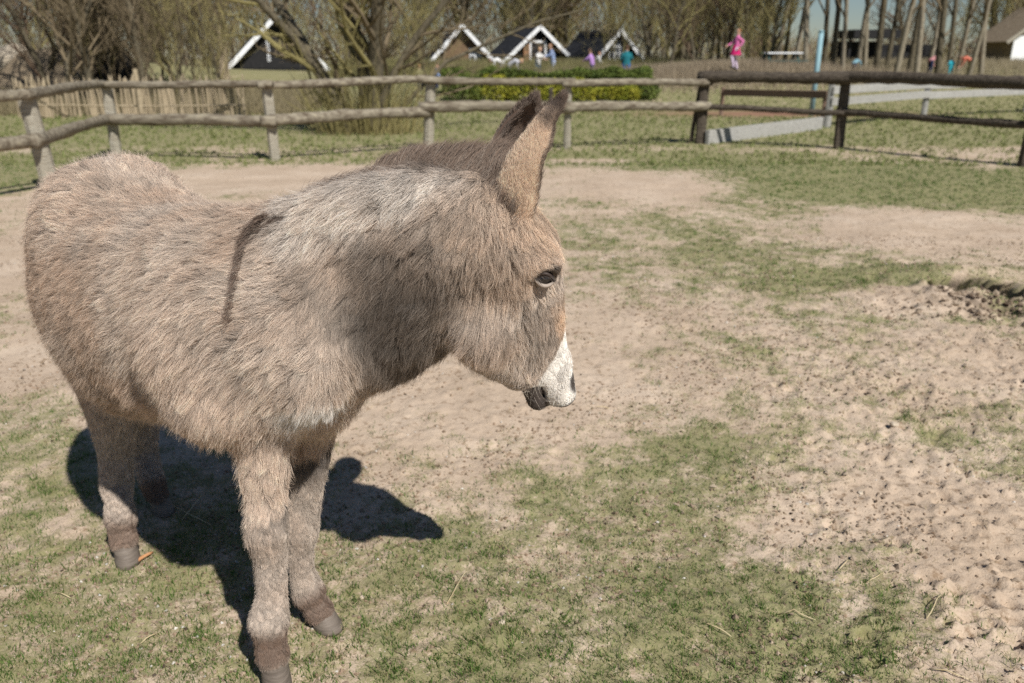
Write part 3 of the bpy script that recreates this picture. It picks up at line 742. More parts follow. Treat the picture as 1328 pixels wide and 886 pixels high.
# more hairs on the short-haired parts
Lv = lengths(DV, Dm)
wg = np.clip(.03 / Lv, .8, 5.0) ** .8
wg = wg * np.where(DN @ HR < -.25, .35, 1)      # the flank away from the lens needs fewer
dnose = np.minimum(sweep_dist(lowlip, DV), 9); wg = np.where(dnose < .006, .08, wg); wm_ = wm_white(DV) * np.exp(-np.clip(np.minimum(Dm['head'], Dm['lip']), 0, 1) / .015); wg = wg * (1 - .6 * wm_)
p, q = sample_surface(DV, DF, DN, HAIRS, wg)
Dp = pdist(p)
keep = (np.linalg.norm(p - EYE, axis=1) > .0205)
p = p[keep]; q = q[keep]; Dp = {k: v[keep] for k, v in Dp.items()}
ln = lengths(p, Dp)
coatobj = hair_object('coat', p - q * .004, q, flow(p, Dp), ln, coat(p, Dp), donkey, DO, press=.24)
coatobj['kind'] = 'stuff'
print('coat', time.time() - T00)

# thin dark shoulder stripe lying over the coat
sp = np.array([surf(a_, b_) for a_, b_ in ((352, 274), (340, 281), (329, 293), (321, 309), (315, 330), (308, 356), (302, 390), (299, 420))])
kd_ = KDTree(len(DV))
for q_, v_ in enumerate(DV): kd_.insert(v_, q_)
kd_.balance(); DN2 = vnormals(DV, DF); sn = DN2[[kd_.find(v_)[1] for v_ in sp]]
ns = HAIRS // 520; rgs = np.random.default_rng(17); us = rgs.random(ns) * 6.6 + .39; is_ = us.astype(int); fs = (us - is_)[:, None]
r_ = sp[is_] * (1 - fs) + sp[is_ + 1] * fs; n_ = sn[is_] * (1 - fs) + sn[is_ + 1] * fs; tg_ = (sp[is_ + 1] - sp[is_]); tg_ /= np.linalg.norm(tg_, axis=1, keepdims=True)
r_ = r_ + n_ * .011 + rgs.normal(0, .0032, (ns, 3)); kq = rgs.random(ns) < .75 * np.clip(1.05 - us / 9, .1, 1) * np.clip(us * .9, .1, 1) * np.clip(.25 + 1.6 * vnoise3(r_ * 40, 5), 0, 1)
r_ = r_[kq]; n_ = n_[kq]; tg_ = tg_[kq]; ns = len(r_)
so = hair_object('shoulder_stripe', r_, n_, tg_ + np.array((-.5, 0, -.2)), np.full(ns, .028), np.tile((.13, .08, .055), (ns, 1)), donkey, DO, lift=.30, droop=.2, clump=10, clump_s=.5, jitter=.12, rootc=.8, tipc=1.1, seed=41)
so['kind'] = 'stuff'
# mane: upright dark brush along the crest
crest = [P(352, 264, 1.86), P(395, 249, 1.80), P(450, 226, 1.74), P(520, 207, 1.69), P(585, 196, 1.65), P(635, 199, 1.63), P(652, 220, 1.625)]
crest = np.array(crest); nm = HAIRS // 7
u_ = np.random.default_rng(5).random(nm) * (len(crest) - 1.001); i_ = u_.astype(int); f_ = (u_ - i_)[:, None]
base = crest[i_] * (1 - f_) + crest[i_ + 1] * f_
rgm = np.random.default_rng(6); lat = rgm.normal(0, .024, nm)
base = base + np.outer(lat + .012, np.array((.25, -.97, 0))) + np.outer(-np.abs(lat) * .8 - .022, (0, 0, 1))
md = np.tile(np.array((-.10, 0, 1.0)), (nm, 1)) + np.outer(lat * 9, np.array((.25, -.97, 0))) + rgm.normal(0, .12, (nm, 3))
md /= np.linalg.norm(md, axis=1, keepdims=True)
tt = u_ / (len(crest) - 1)
ml = .064 * np.minimum(1, .6 + tt * 1.6) * np.where(tt > .9, .8, 1) + rgm.normal(0, .010, nm)
mc = np.tile(np.array((.14, .088, .06)), (nm, 1)); mc = blend(mc, sstep(.45, .05, tt) * .25 + (rgm.random(nm) < .16) * .5, (.36, .30, .25))
mane = hair_object('mane', base, md, md + .01, np.maximum(ml, .02), mc, donkey, DO, lift=1.0, droop=0, rad=.0004, clump=22, clump_s=.55, jitter=.14, rootc=.7, tipc=1.25, seed=21)
mane['kind'] = 'stuff'

# ears: cupped shells with thickness
def ear(base, tip, opn, wmax, bend, seed, nh, prof):
    base = np.array(base); tip = np.array(tip); ax = tip - base; Ln = np.linalg.norm(ax); A = ax / Ln
    O = np.array(opn, float); O -= A * (O @ A); O /= np.linalg.norm(O); S = np.cross(A, O)
    nt_, na = 26, 17; V = []; tags = []; tv = []
    for side in (0, 1):
        for i in range(nt_):
            t = i / (nt_ - 1)
            w = wmax * (np.interp(t, [0, .12, .3, .5, .7, .9, 1], prof)) - side * .0045 * (1 if t < .97 else .2)
            half = R(np.interp(t, [0, .2, .5, 1], [150, 120, 88, 62]))
            c = base + A * Ln * t + O * bend * math.sin(t * math.pi) * -.6 + O * side * .002
            for j in range(na):
                th = -half + 2 * half * j / (na - 1)
                V.append(c + w * (math.sin(th) * S - math.cos(th) * O * .85)); tags.append(side); tv.append(t)
    V = np.array(V); F_ = []
    for side in (0, 1):
        for i in range(nt_ - 1):
            for j in range(na - 1):
                a = side * nt_ * na + i * na + j; qd = [a, a + 1, a + na + 1, a + na]; F_.append(qd if side == 1 else qd[::-1])
    o = nt_ * na
    for i in range(nt_ - 1):
        for j in (0, na - 1):
            a = i * na + j; qd = [a, a + na, a + na + o, a + o]; F_.append(qd if j == 0 else qd[::-1])
    for j in range(na - 1):
        a = (nt_ - 1) * na + j; F_.append([a, a + 1, a + 1 + o, a + o])
    F_ = np.array(F_); tags = np.array(tags); tv = np.array(tv)
    # outward normals: away from the axis for side 0, towards it for side 1
    nrm = np.zeros_like(V)
    for i in range(nt_):
        for side in (0, 1):
            sl_ = slice(side * nt_ * na + i * na, side * nt_ * na + (i + 1) * na)
            cen = base + A * Ln * (i / (nt_ - 1)); rad_ = V[sl_] - cen; rad_ -= np.outer(rad_ @ A, A); rad_ /= np.linalg.norm(rad_, axis=1, keepdims=True) + 1e-9
            nrm[sl_] = rad_ * (1 if side == 0 else -1)
    def colour(p, t, side, edge):
        c = np.tile(np.array((.80, .62, .47)), (len(p), 1))
        c = blend(c, sstep(.80, .95, t + .12 * (vnoise3(p * 60, 4) - .5)), (.10, .065, .05))
        c = blend(c, sstep(.86, .97, edge + .10 * (t - .5)), (.11, .07, .05))
        c = blend(c, side * .95, (.15, .10, .075))
        c = blend(c, (1 - side) * sstep(.22, .05, t) * .5, (.40, .28, .19))
        return c
    jj = np.tile(np.arange(na), nt_ * 2); edge = np.abs(jj / (na - 1) * 2 - 1)
    me_ = mesh_np('ear', V - DO, F_, [skm]); add_attr(me_, 'col', 'FLOAT_COLOR', 'POINT', np.c_[colour(V, tv, tags, edge) * .8, np.ones(len(V))])
    eo = link('ear', me_, donkey)
    rg = np.random.default_rng(seed)
    k = rg.integers(0, len(V) - 1, nh); side = tags[k]
    ii = (k % (nt_ * na)) // na; jx = k % na; fi = rg.random(nh); fj = rg.random(nh)
    i2 = np.minimum(ii + 1, nt_ - 1); j2 = np.minimum(jx + 1, na - 1)
    def vv(a, b_): return V[side * nt_ * na + a * na + b_]
    p = (vv(ii, jx) * (1 - fi)[:, None] + vv(i2, jx) * fi[:, None]) * (1 - fj)[:, None] + (vv(ii, j2) * (1 - fi)[:, None] + vv(i2, j2) * fi[:, None]) * fj[:, None]
    t = (ii + fi * (i2 - ii)) / (nt_ - 1); ed = np.abs((jx + fj * (j2 - jx)) / (na - 1) * 2 - 1)
    length = np.where(side == 1, .024, np.interp(t, [0, .3, .8, 1], [.028, .019, .014, .016])) + .006 * (ed > .9)
    fd = np.tile(A, (nh, 1)) + (vnoise3(p * 45, seed) - .5)[:, None] * np.array((.9, 0, 0)) * np.where(t < .15, .3, 1)[:, None]
    h = hair_object('ear_fur', p, nrm[k], fd + rg.normal(0, .15, (nh, 3)), length, colour(p, t, side, ed), eo, DO, lift=.35, droop=.0, rad=.0003, clump=12, clump_s=.5, jitter=.18, rootc=.8, tipc=1.15, seed=seed)
    h['kind'] = 'stuff'
    return eo
ear(P(655, 298, 1.60), P(725, 136, 1.57), (.72, .62, .10), .047, .02, 31, HAIRS // 12, [.5, .85, 1, .88, .66, .42, .06])
ear(P(652, 250, 1.69), P(690, 134, 1.70), (.15, -.95, .1), .050, .02, 32, HAIRS // 16, [.5, .75, .95, 1, .85, .5, .08])

# eye, lids, hooves
def uv(c, r, name, mt, parent, seg=24, sq=(1, 1, 1), org=DO):
    bm = bmesh.new(); bmesh.ops.create_uvsphere(bm, u_segments=seg, v_segments=seg // 2, radius=1)
    for v in bm.verts: v.co = Vector((c[0] - org[0] + v.co.x * r * sq[0], c[1] - org[1] + v.co.y * r * sq[1], c[2] - org[2] + v.co.z * r * sq[2]))
    me = bpy.data.meshes.new(name); bm.to_mesh(me); bm.free(); me.materials.append(mt); me.polygons.foreach_set('use_smooth', [True] * len(me.polygons))
    return link(name, me, parent)
M['eye'] = mat('dark_eye', (.012, .009, .008), None, rough=.06, spec=.8)
M['lid'] = mat('eyelid_skin', (.045, .032, .026), None, rough=.5)
eye = uv(EYE + np.array((0, .003, 0)), .0185, 'eye', M['eye'], donkey, sq=(1.15, .72, .80))
M['lidpale'] = mat('pale_lower_eyelid', (.36, .30, .25), None, rough=.6)
for k, (dz, bow) in enumerate(((.0, .0135), (.0, -.0125))):
    pts = []
    for i in range(9):
        a = -1 + 2 * i / 8; pts.append(EYE - DO + np.array((a * .021, -.0085 - .0035 * (1 - a * a), bow * (1 - a * a) + .001 - a * .002)))
    mb = MB(); mb.tube(pts, [.0015, .003, .0038, .0042, .0045, .0042, .0038, .003, .0015], 7); mb.build('eyelid', M['lid'] if k == 0 else M['lidpale'], donkey, True)
nl = 70; rg = np.random.default_rng(9); a = rg.uniform(-.9, .9, nl)
lr = EYE + np.stack([a * .02, -.012 + 0 * a, .0125 * (1 - a * a)], 1)
hair_object('eyelash', lr, np.tile((0, -1.0, .0), (nl, 1)), np.tile((.35, -.6, -.45), (nl, 1)) + rg.normal(0, .1, (nl, 3)), np.full(nl, .016), np.tile((.05, .035, .03), (nl, 1)), donkey, DO, lift=.8, rad=.0003, clump=1, jitter=.1, curl=0, tipc=1, rootc=1)['kind'] = 'stuff'
# whiskers on chin
nl = 60; lr = P(688, 500, 1.66) + rg.normal(0, .012, (nl, 3))
hair_object('chin_whisker', lr, np.tile((-.2, -.3, -.9), (nl, 1)), np.tile((-.2, -.1, -1.0), (nl, 1)) + rg.normal(0, .3, (nl, 3)), np.full(nl, .035), np.tile((.55, .48, .40), (nl, 1)), donkey, DO, lift=.9, rad=.0002, clump=1, jitter=.2, curl=.002, tipc=1, rootc=1)['kind'] = 'stuff'
def hoof(ankle, fwd_dir, r, gpx):
    a = np.array(ankle); g = np.array(gpx); rings = []
    fd = np.array(fwd_dir, float); fd[2] = 0; fd /= np.linalg.norm(fd); sd = np.array((-fd[1], fd[0], 0))
    V = []; k = 20; n = 7
    for i in range(n):
        t = i / (n - 1); c = a * (1 - t) + g * t; rr = r * (.92 + .16 * t) * (1 if i < n - 1 else .96)
        if i == n - 1: c = c - np.array((0, 0, .0015))
        for j in range(k):
            w = 2 * math.pi * j / k; cf = math.cos(w); V.append(c + fd * cf * rr * (1.12 if cf > 0 else .9) + sd * math.sin(w) * rr * .92 + np.array((0, 0, 1)) * (cf * -.006 * (1 - t))) 
    F_ = [[i * k + j, i * k + (j + 1) % k, (i + 1) * k + (j + 1) % k, (i + 1) * k + j] for i in range(n - 1) for j in range(k)]
    m = bpy.data.meshes.new('hoof'); m.from_pydata([tuple(v - DO) for v in V], [], F_ + [list(range(k))[::-1], [(n - 1) * k + j for j in range(k)]])
    m.polygons.foreach_set('use_smooth', [True] * len(m.polygons)); m.materials.append(M['hoof']); return link('hoof', m, donkey)
for k_, fdir, r in (('leg_rf', (.35, -.9, 0), .037), ('leg_lf', (.75, -.6, 0), .039), ('leg_rh', (.15, -.95, 0), .038), ('leg_lh', (.55, -.6, 0), .038)):
    lp = LEGS[k_][0]; an = np.array(lp[-1]); dv = lp[-1] - lp[-2]; dv /= np.linalg.norm(dv)
    gz = zg(an[0], an[1]); g = an + dv * ((gz - .004 - an[2]) / min(dv[2], -.5)); 
    print(k_, 'ankle z', an[2], 'ground', gz)
    hoof(an + np.array((0, 0, .012)), fdir, r, g)
print('donkey done', time.time() - T00)
# ------------------------------------------------------------------ fences
def post(parent, base, top_z, w, mt, lean=(0, 0), d=None, name='post', rzj=0.0, org=(0, 0, 0)):
    d = d or w; e = MB(); z0 = zg(base[0], base[1]) - .05
    n = 5
    for i in range(n):
        pass
    ring = []
    k = 8; V = []; 
    for i in range(n):
        t = i / (n - 1); z = z0 + (top_z - z0) * t; cx = base[0] + lean[0] * t; cy = base[1] + lean[1] * t; s = 1 - .06 * t
        for j in range(k):
            a = 2 * math.pi * (j + .5) / k + rzj; q = .5 / max(abs(math.cos(a - rzj)), abs(math.sin(a - rzj))) * .93 if j % 2 else .55
            V.append((cx + math.cos(a) * w * q * s * random.uniform(.93, 1.05) - org[0], cy + math.sin(a) * d * q * s * random.uniform(.93, 1.05) - org[1], z + (random.uniform(-.02, .02) if i == n - 1 else 0) - org[2]))
    e.v = V
    for i in range(n - 1):
        for j in range(k): e.f.append([i * k + j, i * k + (j + 1) % k, (i + 1) * k + (j + 1) % k, (i + 1) * k + j]); e.m.append(0)
    e.f.append([(n - 1) * k + j for j in range(k)]); e.m.append(0)
    return e.build(name, mt, parent)
def rail(parent, a, b_, r, mt, squash=1.0, name='rail', seg=20, sag=.012, org=(0, 0, 0), k=9, wob=.13):
    a = Vector(a) - Vector(org); b_ = Vector(b_) - Vector(org); e = MB(); pts = []; rs = []
    ph = random.uniform(0, 6)
    for i in range(seg):
        t = i / (seg - 1); p = a.lerp(b_, t); p.z += sag * math.sin(ph + t * 5) - sag * .5; p.y += sag * math.sin(ph * 2 + t * 4); pts.append(p); rs.append(r * (1 + .05 * math.sin(ph + t * 9)) * (.9 if i in (0, seg - 1) else 1))
    e.tube(pts, rs, k, squash=squash, wob=wob)
    return e.build(name, mt, parent, True)
def plank(parent, a, b_, h, th, mt, name='plank', org=(0, 0, 0)):
    a = Vector(a) - Vector(org); b_ = Vector(b_) - Vector(org); d = (b_ - a); c = (a + b_) / 2; rot = d.to_track_quat('X', 'Z').to_matrix()
    e = MB(); e.box(c, (d.length, th, h), rot=rot, jit=.008); return e.build(name, mt, parent)
pA, pB, pC, pD, pE, pF = [G(*q) for q in ((68, 247), (152, 203), (357, 208), (555, 195), (735, 193), (908, 186))]
org = tuple(pA)
fl = empty('paddock_fence', org); tag(fl, 'weathered grey two rail paddock fence with lichened rails running behind the foal', 'fence')
PL = [pA + np.array((-1.5, -3.4, 0)), pA, pB, pC, pD, pE]
for i, (q, tz, ln, w) in enumerate(zip(PL, (1.15, 1.14, 1.16, 1.12, 1.16, 1.10), ((0, 0), (-.10, .0), (.02, 0), (-.02, 0), (.09, 0), (.0, .0)), (.19, .19, .18, .17, .17, .13))):
    post(fl, q, tz, w, M['wood_grey'], ln, org=org, rzj=.3 * i)
off = np.array((0, -.13, 0))
for a, b_, za, zb, r in ((PL[0], pA, 1.13, 1.10, .06), (PL[0], pA, .56, .60, .065), (pA, pB, 1.13, 1.12, .06), (pA, pB, .60, .60, .065), (pB, pC, 1.12, 1.13, .05), (pC, pD, 1.13, 1.17, .055), (pB, pC, .60, .60, .07), (pC, pD, .62, .66, .07), (pD, pE, 1.16, 1.12, .055), (pE, pF, 1.10, 1.10, .055), (pD, pE, .74, .71, .072), (pE, pF, .71, .69, .065)):
    d = (b_ - a) / np.linalg.norm(b_ - a)
    rail(fl, a + off - d * .12 + np.array((0, 0, za)), b_ + off + d * .12 + np.array((0, 0, zb)), r * .92, M['wood_rail'], 1.2 if za > .9 else 1.35, org=org)
post(fl, pE + np.array((-.28, .25, 0)), 1.0, .08, M['wood_dark'], org=org)
org = tuple(pF); fr_ = empty('log_fence', org); tag(fr_, 'dark log fence with thick round top rail on the right of the paddock', 'fence')
pG, pH, pI = G(1087, 193), G(1327, 215), np.array((11.4, 8.6, 0))
for i, (q, w) in enumerate(((pF, .21), (pG, .19), (pH, .17), (pI, .18))):
    post(fr_, q, 1.12, w, M['wood_dark'], (random.uniform(-.03, .03), 0), .14, org=org, rzj=.4)
post(fr_, pF + np.array((-.16, .10, 0)), 1.0, .08, M['wood_dark'], (.10, 0), org=org)
for a, b_, za, zb, r in ((pF, pG, 1.17, 1.20, .10), (pG, pH, 1.20, 1.17, .095), (pH, pI, 1.17, 1.15, .09), (pF, pG, .66, .62, .05), (pG, pH, .62, .60, .058), (pH, pI, .66, .6, .055)):
    d = (b_ - a) / np.linalg.norm(b_ - a); rail(fr_, a - d * .15 + off * .6 + np.array((0, 0, za)), b_ + d * .15 + off * .6 + np.array((0, 0, zb)), r, M['wood_dark'], org=org)
# low retaining board
q1, q2 = G(916, 187), G(1064, 168); brd = plank(None, q1 + np.array((0, 0, .12)), q2 + np.array((0, 0, .14)), .26, .07, M['plank_pale'], 'edging_board'); tag(brd, 'pale grey board set on edge in the grass behind the log fence corner', 'board')
# grey plank fence beyond
k1, k2, k3, k4 = G(1072, 166), G(1197, 153), G(1330, 146), G(1500, 140); org = tuple(k1)
pf = empty('plank_fence', org); tag(pf, 'pale grey broad plank fence on squared posts beyond the log fence', 'fence')
for q in (k1, k2, k3, k4): post(pf, q, .98, .16, M['plank_pale'], org=org)
for a, b_ in ((k1, k2), (k2, k3), (k3, k4)):
    for dz in (.58, .82): plank(pf, a + np.array((0, -.11, dz)), b_ + np.array((0, -.11, dz + .03)), .175, .04, M['plank_pale'], org=org)
j1, j2 = G(1066, 163), G(935, 150); org = tuple(j2)
bf = empty('brown_plank_fence', org); tag(bf, 'low brown weathered board on dark stubby posts behind the edging board', 'fence')
for t in (0, 1): post(bf, j1 * (1 - t) + j2 * t, .74, .11, M['plank_brown'], org=org)
plank(bf, j1 + np.array((0, -.1, .70)), j2 + np.array((0, -.1, .62)), .17, .05, M['plank_brown'], org=org)
# palisade of split stakes
org = tuple(G(180, 156)); pal = empty('stake_palisade', org); tag(pal, 'old palisade of thin split stakes leaning unevenly behind the left fence', 'fence')
sm = []
for v in range(4):
    e = MB(); w = .045 + .01 * v; e.tube([(0, 0, -.05), (.008 * v, 0, .5), (.0, .01, .98), (.004, 0, 1.08)], [w * .55, w * .5, w * .45, w * .12], 6, squash=.55, wob=.2); sm.append(e.mesh('stake', M['stake']))
npal = 92
for i in range(npal):
    t = i / npal; px = 26 + (320 - 26) * t; g = G(px, 155 - 4 * math.sin(t * 3)); 
    if 108 < px < 114: continue
    o = link('stake', sm[i % 4], pal, (g[0] - org[0] + random.uniform(-.02, .02), g[1] - org[1] + random.uniform(-.03, .03), zg(g[0], g[1]) - org[2]), (random.gauss(0, .05), random.gauss(0, .07) + (.12 if 200 < px < 240 else 0), random.uniform(0, 3)))
    o.scale = (1, 1, random.uniform(.82, 1.05))
for zz in (.35, .8):
    a, b_ = G(26, 155), G(320, 155); rail(pal, a + np.array((0, .05, zz)), b_ + np.array((0, .05, zz)), .02, M['stake'], org=org, seg=12)
e = MB(); e.tube([(0, 0, -.1), (.01, 0, .6), (0, 0, 1.25)], [.075, .07, .06], 8, wob=.1); tag(e.build('wooden_post', M['stake'], None, False, tuple(G(185, 157))), 'pale round post standing taller than the stake palisade', 'post')
e = MB(); e.tube([(0, 0, 0), (.03, 0, 1.0), (.0, 0, 1.7), (.02, 0, 2.1)], [.22, .17, .13, .12], 8, wob=.12)
x_ = P(291, 100, 34)[0]; tag(e.build('tree_stump', M['stake'], None, False, (x_, 34.0, zg(x_, 34) - .1)), 'tall broken pale stump left of the leftmost black cabin', 'stump')
# teal pole
g = G(1052, 150); e = MB(); e.tube([(0, 0, -.1), (0, 0, 2.15)], .07, 10); pl = e.build('steel_pole', M['teal'], None, True, tuple(g)); tag(pl, 'blue green painted steel pole standing behind the log fence', 'pole')
e = MB(); e.tube([(0, 0, 2.15), (0, 0, 2.2)], [.08, .05], 10); e.build('cap', M['teal'], pl, True)

# ------------------------------------------------------------------ A-frame cabins
def barn(name, loc, rz, W, H, Lh, label, wall, roofm, door=True, wins=(), eave=.0, trim='white', cut=.0, over=.35, white_base=False):
    r = empty(name, loc, rz); tag(r, label, 'cabin')
    hw = W / 2; sl = H / hw
    e = MB(); # body: triangular prism, front at y=0 facing -y
    e.poly([(-hw, 0, eave), (hw, 0, eave), (0, 0, H)]); e.poly([(hw, Lh, eave), (-hw, Lh, eave), (0, Lh, H)]); e.poly([(-hw, 0, eave), (0, 0, H), (0, Lh, H), (-hw, Lh, eave)]); e.poly([(0, 0, H), (hw, 0, eave), (hw, Lh, eave), (0, Lh, H)]); e.poly([(-hw, 0, eave), (-hw, Lh, eave), (hw, Lh, eave), (hw, 0, eave)])
    if eave > 0:
        bw = hw * .86; e.poly([(-bw, .02, 0), (bw, .02, 0), (bw, .02, eave), (-bw, .02, eave)]); e.poly([(-bw, .02, 0), (-bw, .02, eave), (-bw, Lh - .05, eave), (-bw, Lh - .05, 0)]); e.poly([(bw, .02, 0), (bw, Lh - .05, 0), (bw, Lh - .05, eave), (bw, .02, eave)]); e.poly([(-bw, Lh - .05, 0), (-bw, Lh - .05, eave), (bw, Lh - .05, eave), (bw, Lh - .05, 0)])
    e.build('wall', wall, r)
    n = 9
    for s in (-1, 1):
        e = MB(); ln = math.hypot(hw, H - eave) + .25; ang = math.atan2(H - eave, hw)
        dx, dz = math.cos(ang), math.sin(ang); th = .07
        x0, z0 = s * hw + s * .25 * dx, eave - .25 * dz
        e.poly([(x0, -over, z0), (0, -over, H + .06), (0, Lh + .2, H + .06), (x0, Lh + .2, z0)]); nx_, nz_ = s * dz * th, dx * th
        e.poly([(x0 + nx_, -over, z0 + nz_), (0, -over, H + .06 + th * 1.4), (0, Lh + .2, H + .06 + th * 1.4), (x0 + nx_, Lh + .2, z0 + nz_)])
        e.poly([(x0, -over, z0), (0, -over, H + .06), (0, -over, H + .06 + th * 1.4), (x0 + nx_, -over, z0 + nz_)]); e.poly([(x0, -over, z0), (x0 + nx_, -over, z0 + nz_), (x0 + nx_, Lh + .2, z0 + nz_), (x0, Lh + .2, z0)])
        e.build('roof', roofm, r)
        if trim:
            e = MB(); w = .20; a = Vector((x0, -over - .04, z0)); b_ = Vector((s * -.0, -over - .04, H + .05)); d = (b_ - a); c = (a + b_) / 2
            e.box(c + Vector((s * dz, 0, dx)) * .02, (d.length + .1, .05, w), rot=Matrix.Rotation(-s * -ang if s < 0 else ang, 3, 'Y') if False else Matrix(((d.normalized().x, 0, -d.normalized().z), (0, 1, 0), (d.normalized().z, 0, d.normalized().x)))); e.build('barge_board', M[trim], r)
    if door:
        e = MB(); dh = 1.35
        e.box((0, -.02, dh / 2), (.8, .03, dh)); e.build('door_opening', M['blackwood'], r)
        for x, w, z, h in ((-.45, .10, dh / 2, dh + .1), (.50, .10, dh / 2, dh + .1), (.025, 1.05, dh + .10, .11)):
            e = MB(); e.box((x, -.06, z), (w, .06, h)); e.build('door_frame', M['white'], r)
        e = MB(); e.box((-.72, -.16, dh / 2), (.42, .05, dh * .96), rz=.25); dd = e.build('door', M['doorwood'], r)
        for i in range(3):
            e = MB(); e.box((-.72, -.19, .3 + i * .40), (.30, .02, .28), rz=.25); e.build('door_panel', M['brownwall'], dd)
    for (x, z, w, h) in wins:
        e = MB(); e.box((x, -.035, z), (w, .05, h)); f = e.build('window', M['white'], r)
        nxp, nzp = max(1, round(w / .3)), max(1, round(h / .35))
        for i in range(nxp):
            for j in range(nzp):
                e = MB(); e.box((x - w / 2 + (i + .5) * w / nxp, -.066, z - h / 2 + (j + .5) * h / nzp), (w / nxp - .07, .02, h / nzp - .07)); e.build('pane', M['glass'], f)
    return r
def at_(px, fw, dz=0): 
    p = P(px, 90, fw); return (p[0], fw, zg(p[0], fw) + dz)
def cab(name, px, fw, rz, Wpx, apex_y, label, wall, roofm, Lh=5.5, **kw):
    l = at_(px, fw); H = P(px, apex_y, fw)[2] - l[2]; W = Wpx * fw * .97 / FPX * 1.0
    return barn(name, l, rz, W, H, Lh, label, wall, roofm, **kw)
cab('cabin', 696, 47, R(26), 112, 37, 'black A-frame cabin with its orange brown door standing open in the middle', M['blackwood'], M['black'], eave=.15, Lh=2.3)
cab('cabin', 599, 46, R(12), 88, 36, 'brown fronted A-frame cabin with small blue grey window behind the willow', M['brownwall'], M['black'], door=False, wins=((.75, .75, .65, .7),), eave=.2, Lh=3.5)
cab('cabin', 798, 46, R(30), 86, 42, 'black A-frame cabin half hidden by bare brush behind the person in teal', M['blackwood'], M['black'], door=False, wins=((.0, .8, 1.0, 1.3),), eave=.15, Lh=3.2)
cab('cabin', 360, 40, R(20), 118, 27, 'black cabin with long white barge board seen left of the willow', M['blackwood'], M['black'], door=False, wins=((-.35, 1.05, .13, 1.3),), eave=.1)
cab('white_cottage', 1350, 52, R(4), 104, 10, 'white walled cottage with steep brown thatched gable at the right edge', M['reed'], M['reed'], door=False, eave=1.3, trim='wood_grey', Lh=3)
cot = bpy.data.objects['white_cottage']
e = MB(); e.box((0, -.10, .78), (4.4, .10, 1.5)); e.build('plaster_front', M['white'], cot)
# dark open shed
l = at_(1136, 60, .1); sh = empty('open_shed', l, R(6)); tag(sh, 'low dark wooden shed among the tall trunks on the right', 'shed')
for x in (-2.2, 1.0):
    e = MB(); e.box((x, 0, .8), (.15, .15, 1.8)); e.build('post', M['blackwood'], sh)
for i in range(14):
    e = MB(); e.box((-2.4 + i * .6, 1.8, .55 + .1 * (i < 6)), (.585, .05, 1.1 + .2 * (i < 6) + .02 * (i % 2))); e.build('board', M['blackwood'], sh)
e = MB(); e.box((-.6, .8, 1.75), (3.4, 2.9, .55)); e.build('roof', M['blackwood'], sh)
e = MB(); e.box((1.6, .2, .3), (3.4, .6, .5)); e.build('bench', M['blackwood'], sh)
# picnic table with a white and yellow cloth
l = at_(1011, 34, .0); pt = empty('picnic_table', l, R(10)); tag(pt, 'dark green picnic table with white top standing on the sandy mound', 'table')
for dy in (-.25, 0, .25):
    e = MB(); e.box((0, dy, .72), (1.5, .22, .05)); e.build('tabletop_board', M['white'] if dy < .2 else cloth('limeyellow', (.55, .62, .25)), pt)
for x in (-.62, .62):
    for s in (-1, 1):
        e = MB(); e.tube([(x, s * .5, 0), (x, s * .12, .70)], .05, 6); e.build('leg', cloth('darkteal', (.03, .09, .09)), pt)
for s in (-1, 1):
    e = MB(); e.box((0, s * .62, .42), (1.6, .25, .05)); e.build('bench', cloth('darkteal', (.03, .09, .09)), pt)
# earth mound roof on the left with a pale log
g = at_(95, 30); hut = empty('thatched_hut', g, R(-20)); tag(hut, 'low brown thatched roof hut behind the stake palisade on the left', 'hut')
e = MB(); rngs = []
for i, (hx, hz, w) in enumerate(((-2.6, .1, .4), (-1.8, .9, 1.6), (-.6, 1.35, 2.0), (.6, 1.6, 2.0), (1.3, 1.0, 1.7), (1.9, .2, 1.2))): pass
for s in (-1, 1):
    e = MB(); nn_ = 14
    for i in range(nn_):
        for j in range(5):
            u = i / (nn_ - 1); v = j / 4; e.v.append((-2.4 + 4.6 * u, s * 1.7 * v, (1.25 + .35 * u) * (1 - v) + .15 + .05 * random.random()))
    for i in range(nn_ - 1):
        for j in range(4): a = i * 5 + j; e.f.append([a, a + 1, a + 6, a + 5]); e.m.append(0)
    e.build('roof', M['reed'], hut, True)
e = MB(); e.poly([(2.19, -1.6, .15), (2.19, 1.6, .15), (2.19, 0, 1.7)]); e.build('gable', M['blackwood'], hut)
p1, p2 = P(104, 88, 28), P(132, 62, 28.4); e = MB(); e.tube([(0, 0, 0), tuple((p2 - p1) * .5 + np.array((0, 0, .02))), tuple(p2 - p1)], [.15, .14, .12], 9, wob=.1); tag(e.build('bare_log', M['stake'], None, True, tuple(p1)), 'pale barkless log leaning up beside the thatched hut on the left', 'log')
l = at_(12, 33); bm = bmesh.new(); bmesh.ops.create_icosphere(bm, subdivisions=4, radius=1)
for v in bm.verts: v.co = Vector((v.co.x * 2.3, v.co.y * 1.6, max(v.co.z, -.1) * 1.0)) * (1 + .12 * math.sin(v.co.x * 7 + v.co.y * 5) * math.cos(v.co.z * 6))
me = bpy.data.meshes.new('reed_heap'); bm.to_mesh(me); bm.free(); me.materials.append(mat('pale_reed', (.36, .30, .22), (.52, .45, .35), 9, .95, .8)); tag(link('reed_heap', me, None, l), 'heap of pale cut reed behind the fence at the left edge', 'reed heap')

